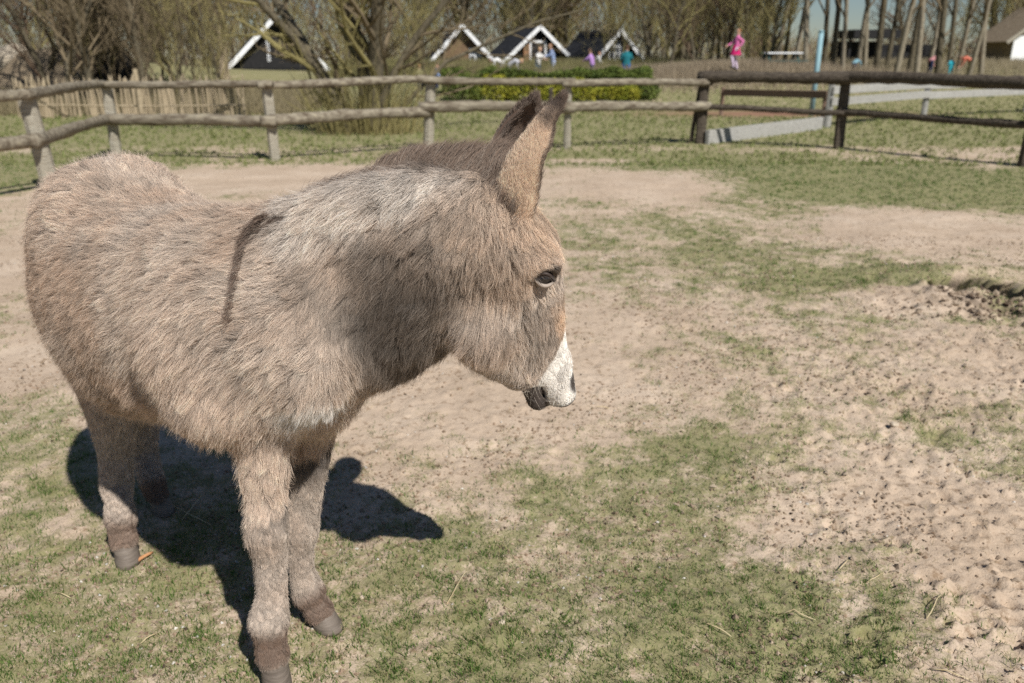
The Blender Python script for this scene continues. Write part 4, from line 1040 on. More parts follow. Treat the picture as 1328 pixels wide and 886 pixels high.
# ------------------------------------------------------------------ people (small in the picture)
def person(px, fw, foot_dz, facing, label, top, bottom, hair, pose='stand', h=1.65, hairlen=0, jacket=None):
    l = at_(px, fw, foot_dz); s = h / 1.7
    # joints in metres for a 1.7 m figure facing +x
    if pose == 'stand':   hip, chest, neck, head = (0, 0, .90), (.01, 0, 1.22), (.02, 0, 1.43), (.04, 0, 1.56); kn = ((.03, .10, .48), (.0, -.10, .48)); ft = ((-.02, .11, .05), (.05, -.11, .05)); el = ((.02, .25, 1.12), (.05, -.25, 1.12)); hd = ((.16, .20, .98), (.22, -.16, 1.05))
    elif pose == 'reach': hip, chest, neck, head = (0, 0, .90), (.06, 0, 1.21), (.10, 0, 1.41), (.15, 0, 1.53); kn = ((.06, .10, .48), (-.03, -.10, .48)); ft = ((.02, .11, .05), (-.08, -.11, .05)); el = ((.22, .24, 1.18), (.20, -.24, 1.16)); hd = ((.42, .16, 1.10), (.42, -.12, 1.12))
    elif pose == 'bend':  hip, chest, neck, head = (0, 0, .82), (.28, 0, .98), (.46, 0, 1.0), (.58, 0, .96); kn = ((.10, .11, .45), (.04, -.11, .45)); ft = ((0, .12, .05), (.02, -.12, .05)); el = ((.42, .22, .76), (.42, -.22, .76)); hd = ((.52, .16, .52), (.54, -.14, .52))
    elif pose == 'walk':  hip, chest, neck, head = (0, 0, .90), (-.04, 0, 1.20), (-.05, 0, 1.41), (-.06, 0, 1.55); kn = ((.18, .09, .52), (-.02, -.10, .47)); ft = ((.08, .10, .12), (-.16, -.10, .05)); el = ((-.22, .24, 1.18), (.10, -.26, 1.12)); hd = ((-.08, .26, .96), (.28, -.22, 1.02))
    else:                 hip, chest, neck, head = (0, 0, .45), (.05, 0, .75), (.10, 0, .96), (.14, 0, 1.08); kn = ((.40, .12, .50), (.40, -.12, .50)); ft = ((.36, .12, .05), (.36, -.12, .05)); el = ((.16, .25, .68), (.16, -.25, .68)); hd = ((.38, .16, .62), (.38, -.14, .62))
    f = Field((-.6, -.5, -.02), (.85, .5, 1.78), .021)
    L_ = (0, 1, 0); A = lambda p: np.array(p, float)
    parts = {}
    def ad(nm_, pts, ra, rb, k=.03):
        pr = sweep(pts, ra, rb, L_); parts[nm_] = pr; f.apply(pr, k)
    ad('torso', [A(hip), A(chest), A(neck) - (0, 0, .05)], [.165, .185, .11], [.115, .125, .08])
    ad('neck', [A(neck) - (0, 0, .03), A(head)], .055, .055, .02)
    ad('head', [A(head) + (0, 0, -.03), A(head) + (.0, 0, .06)], [.068, .078], [.085, .095], .01)
    ad('nose', [A(head) + (.09, 0, 0), A(head) + (.10, 0, -.01)], .018, .018, .01)
    for i, sg in enumerate((1, -1)):
        sh_ = A(chest) * .35 + A(neck) * .65 + (0, sg * .17, -.03)
        ad('arm%d' % i, [sh_, A(el[i]), A(hd[i])], [.058, .046, .034], [.058, .046, .034], .02)
        ad('leg%d' % i, [A(hip) + (0, sg * .09, -.03), A(kn[i]), A(ft[i]) + (0, 0, .03)], [.10, .066, .045], [.10, .068, .045], .03)
        ad('foot%d' % i, [A(ft[i]) + (-.03, 0, 0), A(ft[i]) + (.15, 0, -.01)], [.045, .04], [.04, .03], .015)
        palm = A(hd[i]); dr = A(hd[i]) - A(el[i]); dr /= np.linalg.norm(dr); sd_ = np.cross(dr, (0, 0, 1.0)); sd_ /= np.linalg.norm(sd_) + 1e-9
        ad('hand%d' % i, [palm, palm + dr * .07], .038, .024, .012)
    V, F_ = f.net(); V = relax(V, F_, 1); N0 = len(V)
    C = V[F_].mean(1); best = np.full(len(C), 9.0); mi = np.zeros(len(C), int)
    for k, pr in parts.items():
        d = sweep_dist(pr, C); j = {'to': 0, 'ne': 2, 'he': 2, 'no': 2, 'ar': 0, 'le': 1, 'fo': 3, 'ha': 2}[k[:2]]; w = d < best; mi[w] = j; best[w] = d[w]
    me = mesh_np('person', V * s, F_, [top, bottom, M['skin'], M['blackwood']], True, mi)
    r = empty('person', l, facing); tag(r, label, 'person')
    link('body', me, r)
    # hair cap, eyes and fingers
    bm = bmesh.new(); bmesh.ops.create_icosphere(bm, subdivisions=2, radius=1)
    for v in bm.verts:
        x, y, z = v.co; lo = -hairlen if z < 0 and x < .2 else z
        v.co = (head[0] + x * .098 * (1 if x < 0 else .72) - .012, head[1] + y * .090, head[2] + .045 + (z * .105 if z > 0 else z * (.06 + (hairlen if x < .3 else 0))))
        v.co *= s
    me = bpy.data.meshes.new('hair'); bm.to_mesh(me); bm.free(); me.materials.append(hair); me.polygons.foreach_set('use_smooth', [True] * len(me.polygons)); link('hair', me, r)
    e = MB()
    for sg in (1, -1): e.box(((head[0] + .083) * s, sg * .03 * s, (head[2] + .02) * s), (.015, .018, .012))
    e.build('eyes', M['blackwood'], r)
    for i in (0, 1):
        palm = A(hd[i]); dr = A(hd[i]) - A(el[i]); dr /= np.linalg.norm(dr); e = MB(); sd_ = np.cross(dr, (0, 1.0, 0)); sd_ /= np.linalg.norm(sd_) + 1e-9
        for q in range(4): b0 = palm + dr * .07 + sd_ * (q - 1.5) * .017; e.tube([tuple(b0 * s), tuple((b0 + dr * (.035 - .004 * abs(q - 1.4))) * s), tuple((b0 + dr * .06 + (0, .012, -.006)) * s)], [.009, .008, .006], 5)
        b0 = palm + dr * .03 + sd_ * .03; e.tube([tuple(b0 * s), tuple((b0 + dr * .03 + sd_ * .025) * s)], [.011, .008], 5)
        e.build('fingers', M['skin'], r)
    return r
C_ = cloth
def fz(px, fw, h, ytop):   # height of the feet so that the head reaches the photo's row
    return P(px, ytop, fw)[2] - h - at_(px, fw)[2]
def put(px, fw, h, ytop, *a, **k):
    hh = {'bend': h * .66, 'sit': h * .70}.get(k.get('pose'), h * .985)
    return person(px, fw, max(-.35, min(.5, fz(px, fw, hh, ytop))), *a, h=h, **k)
blond = C_('blond_hair', (.50, .33, .15)); brown = C_('brown_hair', (.10, .06, .04)); ginger = C_('reddish_hair', (.34, .16, .08)); jeans = C_('blue_jeans', (.05, .12, .22)); navy = C_('navy_cloth', (.02, .03, .08))
put(697, 38, 1.55, 68, R(-40), 'blond person in white top and jeans beside the open cabin door', C_('white_top', (.75, .74, .72)), jeans, blond, pose='reach', hairlen=.12)
put(717, 39, 1.65, 67, R(200), 'reddish haired person in pale blue clothes facing the blond person', C_('pale_blue_top', (.32, .42, .66)), C_('pale_blue_trousers', (.42, .48, .66)), ginger, pose='reach')
put(652, 39, 1.6, 80, R(180), 'crouching person in white left of the middle cabin', C_('white_top', (.75, .74, .72)), C_('grey_trousers', (.4, .4, .42)), C_('grey_hair', (.42, .42, .44)), pose='bend')
put(661, 38, 1.6, 78, R(-15), 'person in light grey bending down beside the middle cabin', C_('light_grey_top', (.48, .48, .52)), C_('grey_trousers', (.4, .4, .42)), blond, pose='bend')
put(768, 37, 1.5, 67, R(150), 'person in purple top and dark trousers with back bent before the half hidden cabin', C_('purple_top', (.45, .26, .58)), navy, brown, pose='reach')
put(776, 40, 1.25, 82, R(0), 'small child in white top beside the person in purple', C_('white_top', (.75, .74, .72)), C_('violet_trousers', (.25, .18, .38)), ginger)
put(812, 35.5, 1.62, 62, R(80), 'dark haired person in teal top and blue trousers standing behind the hedge', C_('teal_top', (.02, .17, .20)), C_('bright_blue_trousers', (.03, .12, .33)), brown, hairlen=.06)
put(566, 32, 1.2, 83, R(10), 'child in light blue shirt just above the fence rail by the willow', C_('sky_blue_shirt', (.28, .36, .58)), navy, ginger)
put(544, 33, 1.15, 84, R(120), 'ginger haired child mostly hidden behind the willow shoots', C_('olive_top', (.22, .20, .10)), navy, ginger)
put(952, 31, 1.42, 38, R(185), 'child in pink and white walking on top of the sandy mound', C_('pink_top', (.72, .18, .42)), C_('pale_pink_leggings', (.72, .58, .74)), ginger, pose='walk')
ch_ = [o for o in bpy.data.objects if o.get('label', '').startswith('child in pink')][0]
e = MB(); e.tube([(-.02, 0, 1.02), (0, 0, .80), (0, 0, .62)], [.15, .19, .25], 12, cap=False); sk = e.build('skirt', C_('magenta_skirt', (.55, .02, .14)), ch_, True); sk.scale = (.84, .84, .84)
put(1205, 36, 1.2, 72, R(20), 'child in pink top and navy trousers among the trunks', C_('rose_top', (.50, .24, .24)), navy, brown, pose='bend')
put(1233, 37, .95, 74, R(90), 'small child in bright turquoise between the tall trunks', C_('turquoise', (.05, .50, .62)), C_('turquoise', (.05, .50, .62)), brown)
put(1257, 36, 1.2, 72, R(170), 'child in orange red top with dark hair left of the white cottage', C_('orange_red_top', (.62, .18, .12)), C_('olive_top', (.22, .20, .10)), brown, hairlen=.05, pose='bend')
put(1106, 35, 1.1, 76, R(30), 'child in pale teal crouching in front of the dark shed', C_('pale_teal_top', (.20, .36, .42)), navy, brown, pose='bend')
print('people', time.time() - T00)

# ------------------------------------------------------------------ shrubs and bare trees
M['leaf_gold'] = mat('golden_green_leaves', (.17, .20, .02), (.33, .30, .035), 3, .7, c3=(.38, .22, .04)); M['leaf_dark'] = mat('dark_green_leaves', (.05, .08, .015), (.14, .17, .035), 3, .7)
def leafball(name, c, rx, ry, rz_, n, mt, size, seed, parent=None, org=None):
    rg = np.random.default_rng(seed); d = rg.normal(0, 1, (n, 3)); d /= np.linalg.norm(d, axis=1, keepdims=True); d[:, 2] = np.where(d[:, 2] < -.55, -d[:, 2], d[:, 2])
    bump = 1 + .35 * (vnoise3(d * 3 + seed, seed) - .5); r = rg.random(n) ** .25
    p = d * (r * bump)[:, None] * np.array((rx, ry, rz_)) + np.array((0, 0, rz_ * .55)); p[:, 2] = np.maximum(p[:, 2], .01)
    a = rg.normal(0, 1, (n, 3)); a /= np.linalg.norm(a, axis=1, keepdims=True); b_ = np.cross(a, rg.normal(0, 1, (n, 3))); b_ /= np.linalg.norm(b_, axis=1, keepdims=True)
    s = size * rg.uniform(.6, 1.3, (n, 1)); V = np.stack([p - a * s, p + b_ * s * .5, p + a * s, p - b_ * s * .5], 1).reshape(-1, 3)
    return mesh_np(name, V, np.arange(4 * n).reshape(n, 4), [mt], False)
def shrub(px, fw, rx, ry, h, mt, label, seed, group, n=2600, dark=False):
    l = at_(px, fw); r = empty('low_shrub', l); tag(r, label, 'shrub', group)
    link('foliage', leafball('foliage', l, rx, ry, h * .62, n, mt, .045, seed), r)
    e = MB()
    for i in range(5): a = random.uniform(0, 6.28); e.tube([(0, 0, -.03), (math.cos(a) * rx * .3, math.sin(a) * ry * .3, h * .5), (math.cos(a) * rx * .7, math.sin(a) * ry * .6, h * .85)], [.02, .014, .005], 5)
    e.build('stems', M['bark'], r)
for i, (px, rx, h, mt, lb) in enumerate(((600, .75, .95, 'leaf_dark', 'dark green end of the shrub row next to the willow'), (640, .8, .85, 'leaf_gold', 'golden green shrub second in the row from the willow'), (682, .85, .8, 'leaf_gold', 'broad golden shrub in the row below the middle cabin'), (715, .7, .75, 'leaf_gold', 'golden shrub just left of the fence post behind the ears'), (752, .65, .75, 'leaf_gold', 'golden green shrub just right of the fence post behind the ears'), (789, .60, .62, 'leaf_gold', 'rounded orange tipped shrub between two gaps in the row'), (815, .5, .55, 'leaf_gold', 'smallest rounded golden shrub near the right end of the row'), (838, .50, .8, 'leaf_dark', 'dark green shrub closing the right end of the row'))):
    shrub(px, 28.3 + .2 * (i % 2), rx, .55, h, M[mt], lb, 60 + i, 'low shrubs in the row behind the fence')
l = at_(705, 30.5); r = empty('clipped_hedge', l); tag(r, 'long dark green flat topped hedge behind the golden shrubs', 'hedge')
rg = np.random.default_rng(77); n = 26000; p = np.stack([rg.uniform(-3.7, 3.9, n), rg.uniform(-.5, .5, n), rg.random(n) ** .4 * .78], 1); p[:, 2] *= 1 + .5 * (vnoise3(p * np.array((1.6, 1.6, 0)), 7) - .5)
a = rg.normal(0, 1, (n, 3)); a /= np.linalg.norm(a, axis=1, keepdims=True); b_ = np.cross(a, rg.normal(0, 1, (n, 3))); b_ /= np.linalg.norm(b_, axis=1, keepdims=True); s = .05 * rg.uniform(.6, 1.3, (n, 1))
link('foliage', mesh_np('foliage', np.stack([p - a * s, p + b_ * s * .5, p + a * s, p - b_ * s * .5], 1).reshape(-1, 3), np.arange(4 * n).reshape(n, 4), [M['leaf_dark']], False), r)
e = MB()
for i in range(16): x = -3.5 + i * .47; e.tube([(x, 0, -.05), (x + .05, .02, .5), (x - .03, 0, .9)], [.025, .018, .008], 5)
e.build('stems', M['bark'], r)

def grow(seed, H, r0, levels, spread, nb, up=.3, start=.25, twig_r=.006, bend=.12, lenf=.55, tw=5):
    "trunk mesh builder and crown mesh builder of one bare tree"
    rd = random.Random(seed); trunk = MB(); crown = MB()
    def branch(p, d, ln, r, lv):
        n = 5 if lv < 2 else 3; pts = [p]; q = Vector(p); dd = Vector(d)
        for i in range(n):
            dd = (dd + Vector((rd.gauss(0, bend), rd.gauss(0, bend), rd.gauss(0, bend) * .6 + up * .12 * (lv > 0)))).normalized(); q = q + dd * ln / n; pts.append(q.copy())
        rs = [r * (1 - .75 * i / n) + (.0 if lv else 0) for i in range(n + 1)]
        (trunk if lv == 0 else crown).tube(pts, rs, 8 if lv == 0 else (5 if lv == 1 else 3), cap=False, wob=.06 if lv == 0 else 0)
        if lv >= levels: return
        m = nb[lv]
        for j in range(m):
            t = start + (1 - start) * (j + rd.random()) / m if lv == 0 else .15 + .85 * (j + rd.random()) / m
            k = min(int(t * n), n - 1); f = t * n - k; b0 = pts[k].lerp(pts[k + 1], f); ax = (pts[k + 1] - pts[k]).normalized()
            pr = Vector((rd.gauss(0, 1), rd.gauss(0, 1), rd.gauss(0, .4))); pr = (pr - ax * pr.dot(ax)).normalized()
            nd = (ax * (1 - spread) + pr * spread + Vector((0, 0, up * .5))).normalized()
            branch(b0, nd, ln * lenf * rd.uniform(.6, 1.15) * (1 - .35 * t), max(twig_r, r * (1 - .7 * t) * .5), lv + 1)
    branch(Vector((0, 0, -.15)), Vector((rd.gauss(0, .03), rd.gauss(0, .03), 1)).normalized(), H, r0, 0)
    return trunk, crown
PROTO = {}
def proto(kind, v):
    k = (kind, v)
    if k in PROTO: return PROTO[k]
    if kind == 'tall':   t, c = grow(100 + v, 13, .12, 3, .45, (16, 7, 5), .5, .18, .012, .035, .34)
    elif kind == 'oak':  t, c = grow(200 + v, 10, .30, 3, .60, (12, 9, 6), .3, .16, .012, .12, .62)
    elif kind == 'brush': t, c = grow(300 + v, 4.6, .045, 3, .50, (16, 8, 5), .7, .05, .008, .14, .62)
    else: t, c = grow(400 + v, 7.5, .11, 3, .55, (18, 9, 5), .55, .08, .009, .12, .55)
    bark = M['bark_pale'] if kind == 'tall' and v % 3 else M['bark']; tw = {'tall': M['twig'], 'oak': M['twig_red'] if v % 2 else M['twig'], 'brush': M['twig_green'] if v % 2 else M['twig'], 'mid': (M['twig'], M['twig_green'], M['twig_red'])[v % 3]}[kind]
    PROTO[k] = (t.mesh('trunk', bark, True), c.mesh('crown', tw, False)); return PROTO[k]
def tree(name, kind, v, x, y, s, rz, label, group=None, cat='tree'):
    tm, cm = proto(kind, v); r = empty(name, (x, y, zg(x, y)), rz); r.scale = (s, s, s); tag(r, label, cat, group)
    link('trunk', tm, r); link('crown', cm, r); return r
# picked-out trunks on the right
for i, (px, fw, v, s) in enumerate(((1028, 36, 1, .95), (1044, 34, 2, 1.0), (1078, 38, 0, 1.1), (1092, 33, 4, .8), (1135, 35, 3, 1.1), (1160, 31, 4, .9), (1178, 36, 0, 1.15), (1189, 32, 5, .95), (1216, 34, 3, 1.1), (1240, 38, 1, .9), (1003, 40, 5, 1.0), (1272, 36, 2, 1.0), (1362, 36, 1, 1.0), (1067, 42, 3, 1.0), (1110, 36, 5, .9), (1148, 43, 0, 1.1), (1203, 41, 5, 1.0), (1228, 43, 3, 1.0), (1255, 33, 2, .85), (1015, 44, 0, 1.0), (985, 42, 0, 1.0), (1120, 40, 2, 1.0))):
    x = P(px, 100, fw)[0]; dk = v in (0, 3)
    tree('tall_tree', 'tall', v, x, fw, s, i * 1.3, ('slender pale trunked bare tree in the grove on the right' if not dk else 'slender dark trunked bare tree in the grove on the right'), 'tall thin trees in the grove on the right' if not dk else 'dark thin trees in the grove on the right')
# willow: several stems with basal shoots
wx, wy = G(478, 172)[:2]; w = empty('willow_tree', (wx, wy, zg(wx, wy))); tag(w, 'big multi stemmed bare willow with yellow shoots round its foot behind the fence', 'tree')
rd = random.Random(5)
for i, (dx, dz, r0, H) in enumerate(((-.55, 1, .17, 6), (-.22, 1, .14, 6), (.05, 1, .20, 6.5), (.22, 1, .15, 6), (.62, 1, .06, 5.5), (-.95, 1, .12, 5.5), (.45, 1, .10, 5.5))):
    t, c = grow(500 + i, H, r0, 3, .55, (10, 8, 5), .25, .12, .006, .16, .42)
    rot = Vector((dx, rd.uniform(-.3, .3), dz)).to_track_quat('Z', 'Y').to_euler()
    a = link('trunk', t.mesh('trunk', M['bark'], True), w, (dx * .45, rd.uniform(-.2, .2), .1), rot); link('crown', c.mesh('crown', M['twig_green'] if i % 2 else M['twig'], False), w, a.location, rot)
e = MB()
for i in range(520):
    a = rd.uniform(0, 6.28); r0 = rd.uniform(0, .9); p = Vector((math.cos(a) * r0 * 1.3, math.sin(a) * r0, 0)); d = Vector((math.cos(a) * .5 + rd.gauss(0, .2), math.sin(a) * .4 + rd.gauss(0, .2), rd.uniform(.5, 1.6))) * rd.uniform(.5, 1.2)
    e.tube([p, p + d * .5 + Vector((0, 0, .1)), p + d], [.010, .007, .003], 3, cap=False)
e.build('basal_shoots', M['twig_green'], w)
# brush and middle-height trees
rd = random.Random(11); cnt = 0
def brushy(px0, px1, fw0, fw1, n, kinds, smin, smax, name, label, group, skip=()):
    for i in range(n):
        px = rd.uniform(px0, px1); fw = rd.uniform(fw0, fw1)
        if any(a < px < b_ and fw < lim for a, b_, lim in skip): continue
        k = rd.choice(kinds); tree(name, k[0], k[1], P(px, 100, fw)[0], fw, rd.uniform(smin, smax), rd.uniform(0, 6.28), label, group, 'tree' if name != 'bare_bush' else 'bush')
CAB = ((290, 400, 45), (560, 850, 52))
brushy(-80, 232, 24, 30, 12, [('mid', 0), ('mid', 2), ('mid', 3)], .75, 1.1, 'thicket_tree', 'bare grey brown tree in the thicket behind the stake palisade', 'thicket behind the stake palisade')
brushy(100, 285, 26, 31, 16, [('brush', 0), ('brush', 2), ('brush', 1)], .7, 1.1, 'bare_bush', 'tangled bare bush behind the stake palisade', 'bare bushes behind the palisade')
brushy(-160, 900, 50, 62, 40, [('mid', 0), ('mid', 1), ('mid', 2), ('oak', 0), ('oak', 1)], .95, 1.3, 'woodland_tree', 'bare woodland tree behind the cabins', 'bare woodland behind the cabins')
brushy(380, 960, 44, 56, 22, [('mid', 1), ('mid', 4), ('brush', 1), ('brush', 3)], .8, 1.1, 'bare_bush', 'tangled bare bush growing around the cabins', 'bare bushes around the cabins', skip=((640, 770, 50), (575, 640, 49)))
brushy(840, 1010, 34, 46, 16, [('mid', 0), ('mid', 1), ('mid', 2), ('brush', 1), ('mid', 3)], .7, 1.1, 'thicket_tree', 'bare tree in the brown thicket left of the sandy mound', 'brown thicket left of the sandy mound')
brushy(1225, 1420, 56, 62, 9, [('mid', 1), ('mid', 4)], .8, 1.2, 'thicket_tree', 'bare yellowish tree around the white cottage', 'trees around the white cottage')
brushy(960, 1500, 66, 88, 12, [('oak', 0), ('mid', 0), ('oak', 1)], .7, 1.0, 'woodland_tree', 'distant bare tree beyond the grove on the right', 'distant trees beyond the grove')
for px, fw in ((806, 42), (786, 44), (553, 36), (570, 40), (528, 34)):
    tree('bare_bush', 'brush', 1, P(px, 100, fw)[0], fw, .75, px, 'thin yellowish bare bush in front of the cabins', 'thin bushes in front of the cabins', 'bush')
# far-off wood: one mass of twigs behind everything
rg = np.random.default_rng(88); n = 90000; px = rg.uniform(-500, 1750, n); fw = rg.uniform(64, 80, n); dens = np.where((px > 985) & (px < 1260), .22, np.where(px < 60, .5, 1.0)); k = rg.random(n) < dens; px = px[k]; fw = fw[k]; n = len(px)
x = (px - 664) / FPX * fw * .99; top = 5 + 5 * fbm(x * .12, fw * .1, 3, 6) + (rg.random(n) < .3) * 2; top = np.where((px > 960) & (px < 1260), 1.4 + 1.2 * rg.random(n), top); z = rg.random(n) ** .8 * top + .6
a = rg.normal(0, .5, (n, 3)); a[:, 2] = 1; a *= rg.uniform(.5, 1.5, (n, 1)) * .7; wv = np.stack([np.full(n, .022), rg.normal(0, .01, n), np.zeros(n)], 1) * rg.uniform(.6, 2.0, (n, 1)); c = np.stack([x, fw, z], 1)
V = np.stack([c - wv, c + wv, c + a + wv * .3, c + a - wv * .3], 1).reshape(-1, 3)
fwd_wood = mesh_np('far_wood', V, np.arange(4 * n).reshape(n, 4), [M['twig'], M['twig_red'], M['twig_green']], False, rg.choice([0, 1, 1, 2], n)); tag(link('far_wood', fwd_wood), 'brown mass of bare twigs of the far wood on the skyline', kind='stuff')
# dry reeds and rough grass on the mound and round the thickets
def reeds(name, n, x0, x1, y0, y1, h, c, label, seed, cen=None):
    rg = np.random.default_rng(seed); x = rg.uniform(x0, x1, n); y = rg.uniform(y0, y1, n)
    if cen: x = cen[0] + rg.normal(0, cen[2], n); y = cen[1] + rg.normal(0, cen[3], n)
    z = zat(x, y); hh = h * rg.uniform(.4, 1.2, n); l = rg.normal(0, .35, (n, 2)) * hh[:, None]; w = .012
    V = np.stack([np.stack([x - w, y, z], 1), np.stack([x + w, y, z], 1), np.stack([x + l[:, 0], y + l[:, 1], z + hh], 1)], 1).reshape(-1, 3)
    me = mesh_np(name, V, np.arange(3 * n).reshape(n, 3), [M['blade']], False); cc = np.repeat(np.array(c) * rg.uniform(.5, 1.2, (n, 1)), 3, axis=0); add_attr(me, 'col', 'FLOAT_COLOR', 'POINT', np.c_[cc, np.ones(len(cc))]); return tag(link(name, me), label, kind='stuff')
mx_ = P(985, 80, 33)[0]
reeds('dry_reeds', 26000, 0, 0, 0, 0, .5, (.36, .29, .20), 'dry brown grass covering the sandy mound', 91, (mx_ - 1.2, 33.5, 3.0, 1.5))
reeds('rough_grass', 26000, -26, -6, 22.5, 31, .45, (.30, .25, .15), 'dead rough grass behind the palisade', 92)
reeds('rough_undergrowth', 30000, -8, 8, 36, 50, .6, (.24, .22, .10), 'rough undergrowth around the cabins', 93)
reeds('field_grass', 20000, 8, 32, 32, 50, .35, (.30, .25, .16), 'dry grass under the grove on the right', 94)
print('background', time.time() - T00)
# say which one is which, counted from the left
ORD = 'first second third fourth fifth sixth seventh eighth ninth tenth eleventh twelfth thirteenth fourteenth fifteenth sixteenth seventeenth eighteenth nineteenth twentieth'.split()
for grp, txt in (('thicket behind the stake palisade', 'bare tree from the left behind the stake palisade'), ('bare bushes behind the palisade', 'tangled bare bush from the left behind the palisade'),
                 ('brown thicket left of the sandy mound', 'bare tree from the left in the thicket left of the sandy mound'), ('tall thin trees in the grove on the right', 'pale slender trunk from the left in the grove'),
                 ('dark thin trees in the grove on the right', 'dark slender trunk from the left in the grove'), ('bare bushes around the cabins', 'bare bush from the left around the cabins'), ('thin bushes in front of the cabins', 'thin yellowish bush from the left before the cabins'),
                 ('trees around the white cottage', 'bare tree from the left around the white cottage'), ('distant trees beyond the grove', 'distant tree from the left beyond the grove')):
    os_ = sorted([o for o in bpy.data.objects if o.get('group') == grp], key=lambda o: o.location.x / o.location.y)
    for o, w_ in zip(os_, ORD): o['label'] = w_ + ' ' + txt
# ------------------------------------------------------------------ grass blades, litter, pebbles on the paddock
def scatter(n, ylo, yhi, pw, rg):
    y = ylo + (yhi - ylo) * rg.random(n) ** pw; x = rg.uniform(-.78, .78, n) * (y + .5); return x, y
def blades(name, n, seed, ylo, yhi, pw, h0, w0, colfn, prob, lean=.8, label=None):
    rg = np.random.default_rng(seed); x, y = scatter(n, ylo, yhi, pw, rg)
    # tuft clustering
    k = rg.integers(0, n, n); m = rg.random(n) < .75; x = np.where(m, x[k // 9 * 9 % n] + rg.normal(0, .012, n), x); y = np.where(m, y[k // 9 * 9 % n] + rg.normal(0, .012, n), y)
    keep = prob(x, y) > rg.random(n); x = x[keep]; y = y[keep]; n = len(x)
    z = zat(x, y); s = 1 + np.clip(y - 2.5, 0, 20) * .18
    h = h0 * rg.uniform(.4, 1.4, n) * s ** .6; w = w0 * rg.uniform(.6, 1.3, n) * s
    a = rg.uniform(0, 6.283, n); b_ = rg.uniform(0, 6.283, n); ln = lean * rg.uniform(.2, 1.3, n)
    tx = np.cos(a) * ln; ty = np.sin(a) * ln
    wx = np.cos(b_) * w; wy = np.sin(b_) * w
    B0 = np.stack([x - wx, y - wy, z - .003], 1); B1 = np.stack([x + wx, y + wy, z - .003], 1)
    M0 = np.stack([x + tx * h * .45 - wx * .8, y + ty * h * .45 - wy * .8, z + h * .6], 1); M1 = np.stack([x + tx * h * .45 + wx * .8, y + ty * h * .45 + wy * .8, z + h * .6], 1)
    Tp = np.stack([x + tx * h * 1.1, y + ty * h * 1.1, z + h * rg.uniform(.7, 1, n)], 1)
    V = np.stack([B0, B1, M1, M0, Tp], 1).reshape(-1, 3); o = (np.arange(n) * 5)[:, None]
    F3 = np.concatenate([o + np.array([[0, 1, 2]]), o + np.array([[0, 2, 3]]), o + np.array([[3, 2, 4]])])
    me = mesh_np(name, V, F3, [M['blade']], False)
    c = np.repeat(colfn(n, rg), 5, axis=0); add_attr(me, 'col', 'FLOAT_COLOR', 'POINT', np.c_[c, np.ones(len(c))])
    return tag(link(name, me), label, kind='stuff')
def greens(n, rg):
    t = rg.random((n, 1)); u = rg.random((n, 1)); c = np.array((.06, .125, .022)) * (1 - t) + np.array((.14, .22, .05)) * t
    return np.where(u < .12, np.array((.34, .30, .14)), c) * rg.uniform(.7, 1.2, (n, 1))
def straws(n, rg): return np.array((.42, .34, .21)) * rg.uniform(.45, 1.25, (n, 1))
def nohole(x, y): return (np.sqrt(((x - HOLE[0] + .04) / .41) ** 2 + ((y - HOLE[1]) / .27) ** 2) + ((fbm(x * 5, y * 5, 4, 101) - .5) * 1.04)) > 1.0
def gprob(x, y): return nohole(x, y) * np.clip(green(x, y) * 1.0 - .12, 0, 1) ** 1.4 * np.clip(.25 + 1.6 * (fbm(x * 26, y * 26, 2, 19) - .25), .1, 1)
def sprob(x, y): return .25 * nohole(x, y) + .5 * np.clip(green(x, y), 0, 1)
blades('grass', 520000, 41, 1.15, 12.5, 1.9, .016, .0011, greens, gprob, label='short green moss and grass growing in patches over the sandy paddock')
blades('dead_grass', 70000, 43, 1.15, 9, 1.9, .015, .0008, straws, sprob, lean=2.2, label='dry straw coloured grass litter lying over the paddock')
def meadow(n, rg): t = rg.random((n, 1)); return (np.array((.17, .21, .065)) * (1 - t) + np.array((.30, .31, .13)) * t) * rg.uniform(.8, 1.15, (n, 1))
blades('meadow_grass', 110000, 45, 12, 34, 1.3, .028, .0022, meadow, lambda x, y: np.clip(green(x, y), 0, 1) * .9 * (bare_red(x, y) < .4), label='green grass beyond the paddock fence')
# crumbs of earth
def crumbs(name, n, seed, size, cols_, label, ylo=1.15, yhi=7, pw=1.7, xb=0.0):
    rg = np.random.default_rng(seed); x, y = scatter(n, ylo, yhi, pw, rg); x = x + xb * rg.random(n)
    kp = rg.random(n) < np.clip(6 * (fbm(x * 3, y * 3, 3, 23) - .42), .06, 1) + .08 * (x > .9); x = x[kp]; y = y[kp]; n = len(x)
    z = zat(x, y); r = size * rg.uniform(.25, 1.15, n) ** 2 * (1 + .1 * y)
    base = np.array([(1, 0, 0), (-1, 0, 0), (0, 1, 0), (0, -1, 0), (0, 0, .8), (0, 0, -.8)], float)
    V = (base[None] * rg.uniform(.5, 1.2, (n, 6, 1)) + rg.normal(0, .15, (n, 6, 3))) * r[:, None, None] + np.stack([x, y, z + r * .3], 1)[:, None, :]
    Fb = np.array([(0, 2, 4), (2, 1, 4), (1, 3, 4), (3, 0, 4), (2, 0, 5), (1, 2, 5), (3, 1, 5), (0, 3, 5)])
    F3 = (Fb[None] + (np.arange(n) * 6)[:, None, None]).reshape(-1, 3)
    me = mesh_np(name, V.reshape(-1, 3), F3, [M['blade']], False)
    c = np.array(cols_)[rg.integers(0, len(cols_), n)] * rg.uniform(.7, 1.2, (n, 1)); c = np.repeat(c, 6, axis=0); add_attr(me, 'col', 'FLOAT_COLOR', 'POINT', np.c_[c, np.ones(len(c))])
    return tag(link(name, me), label, kind='stuff')
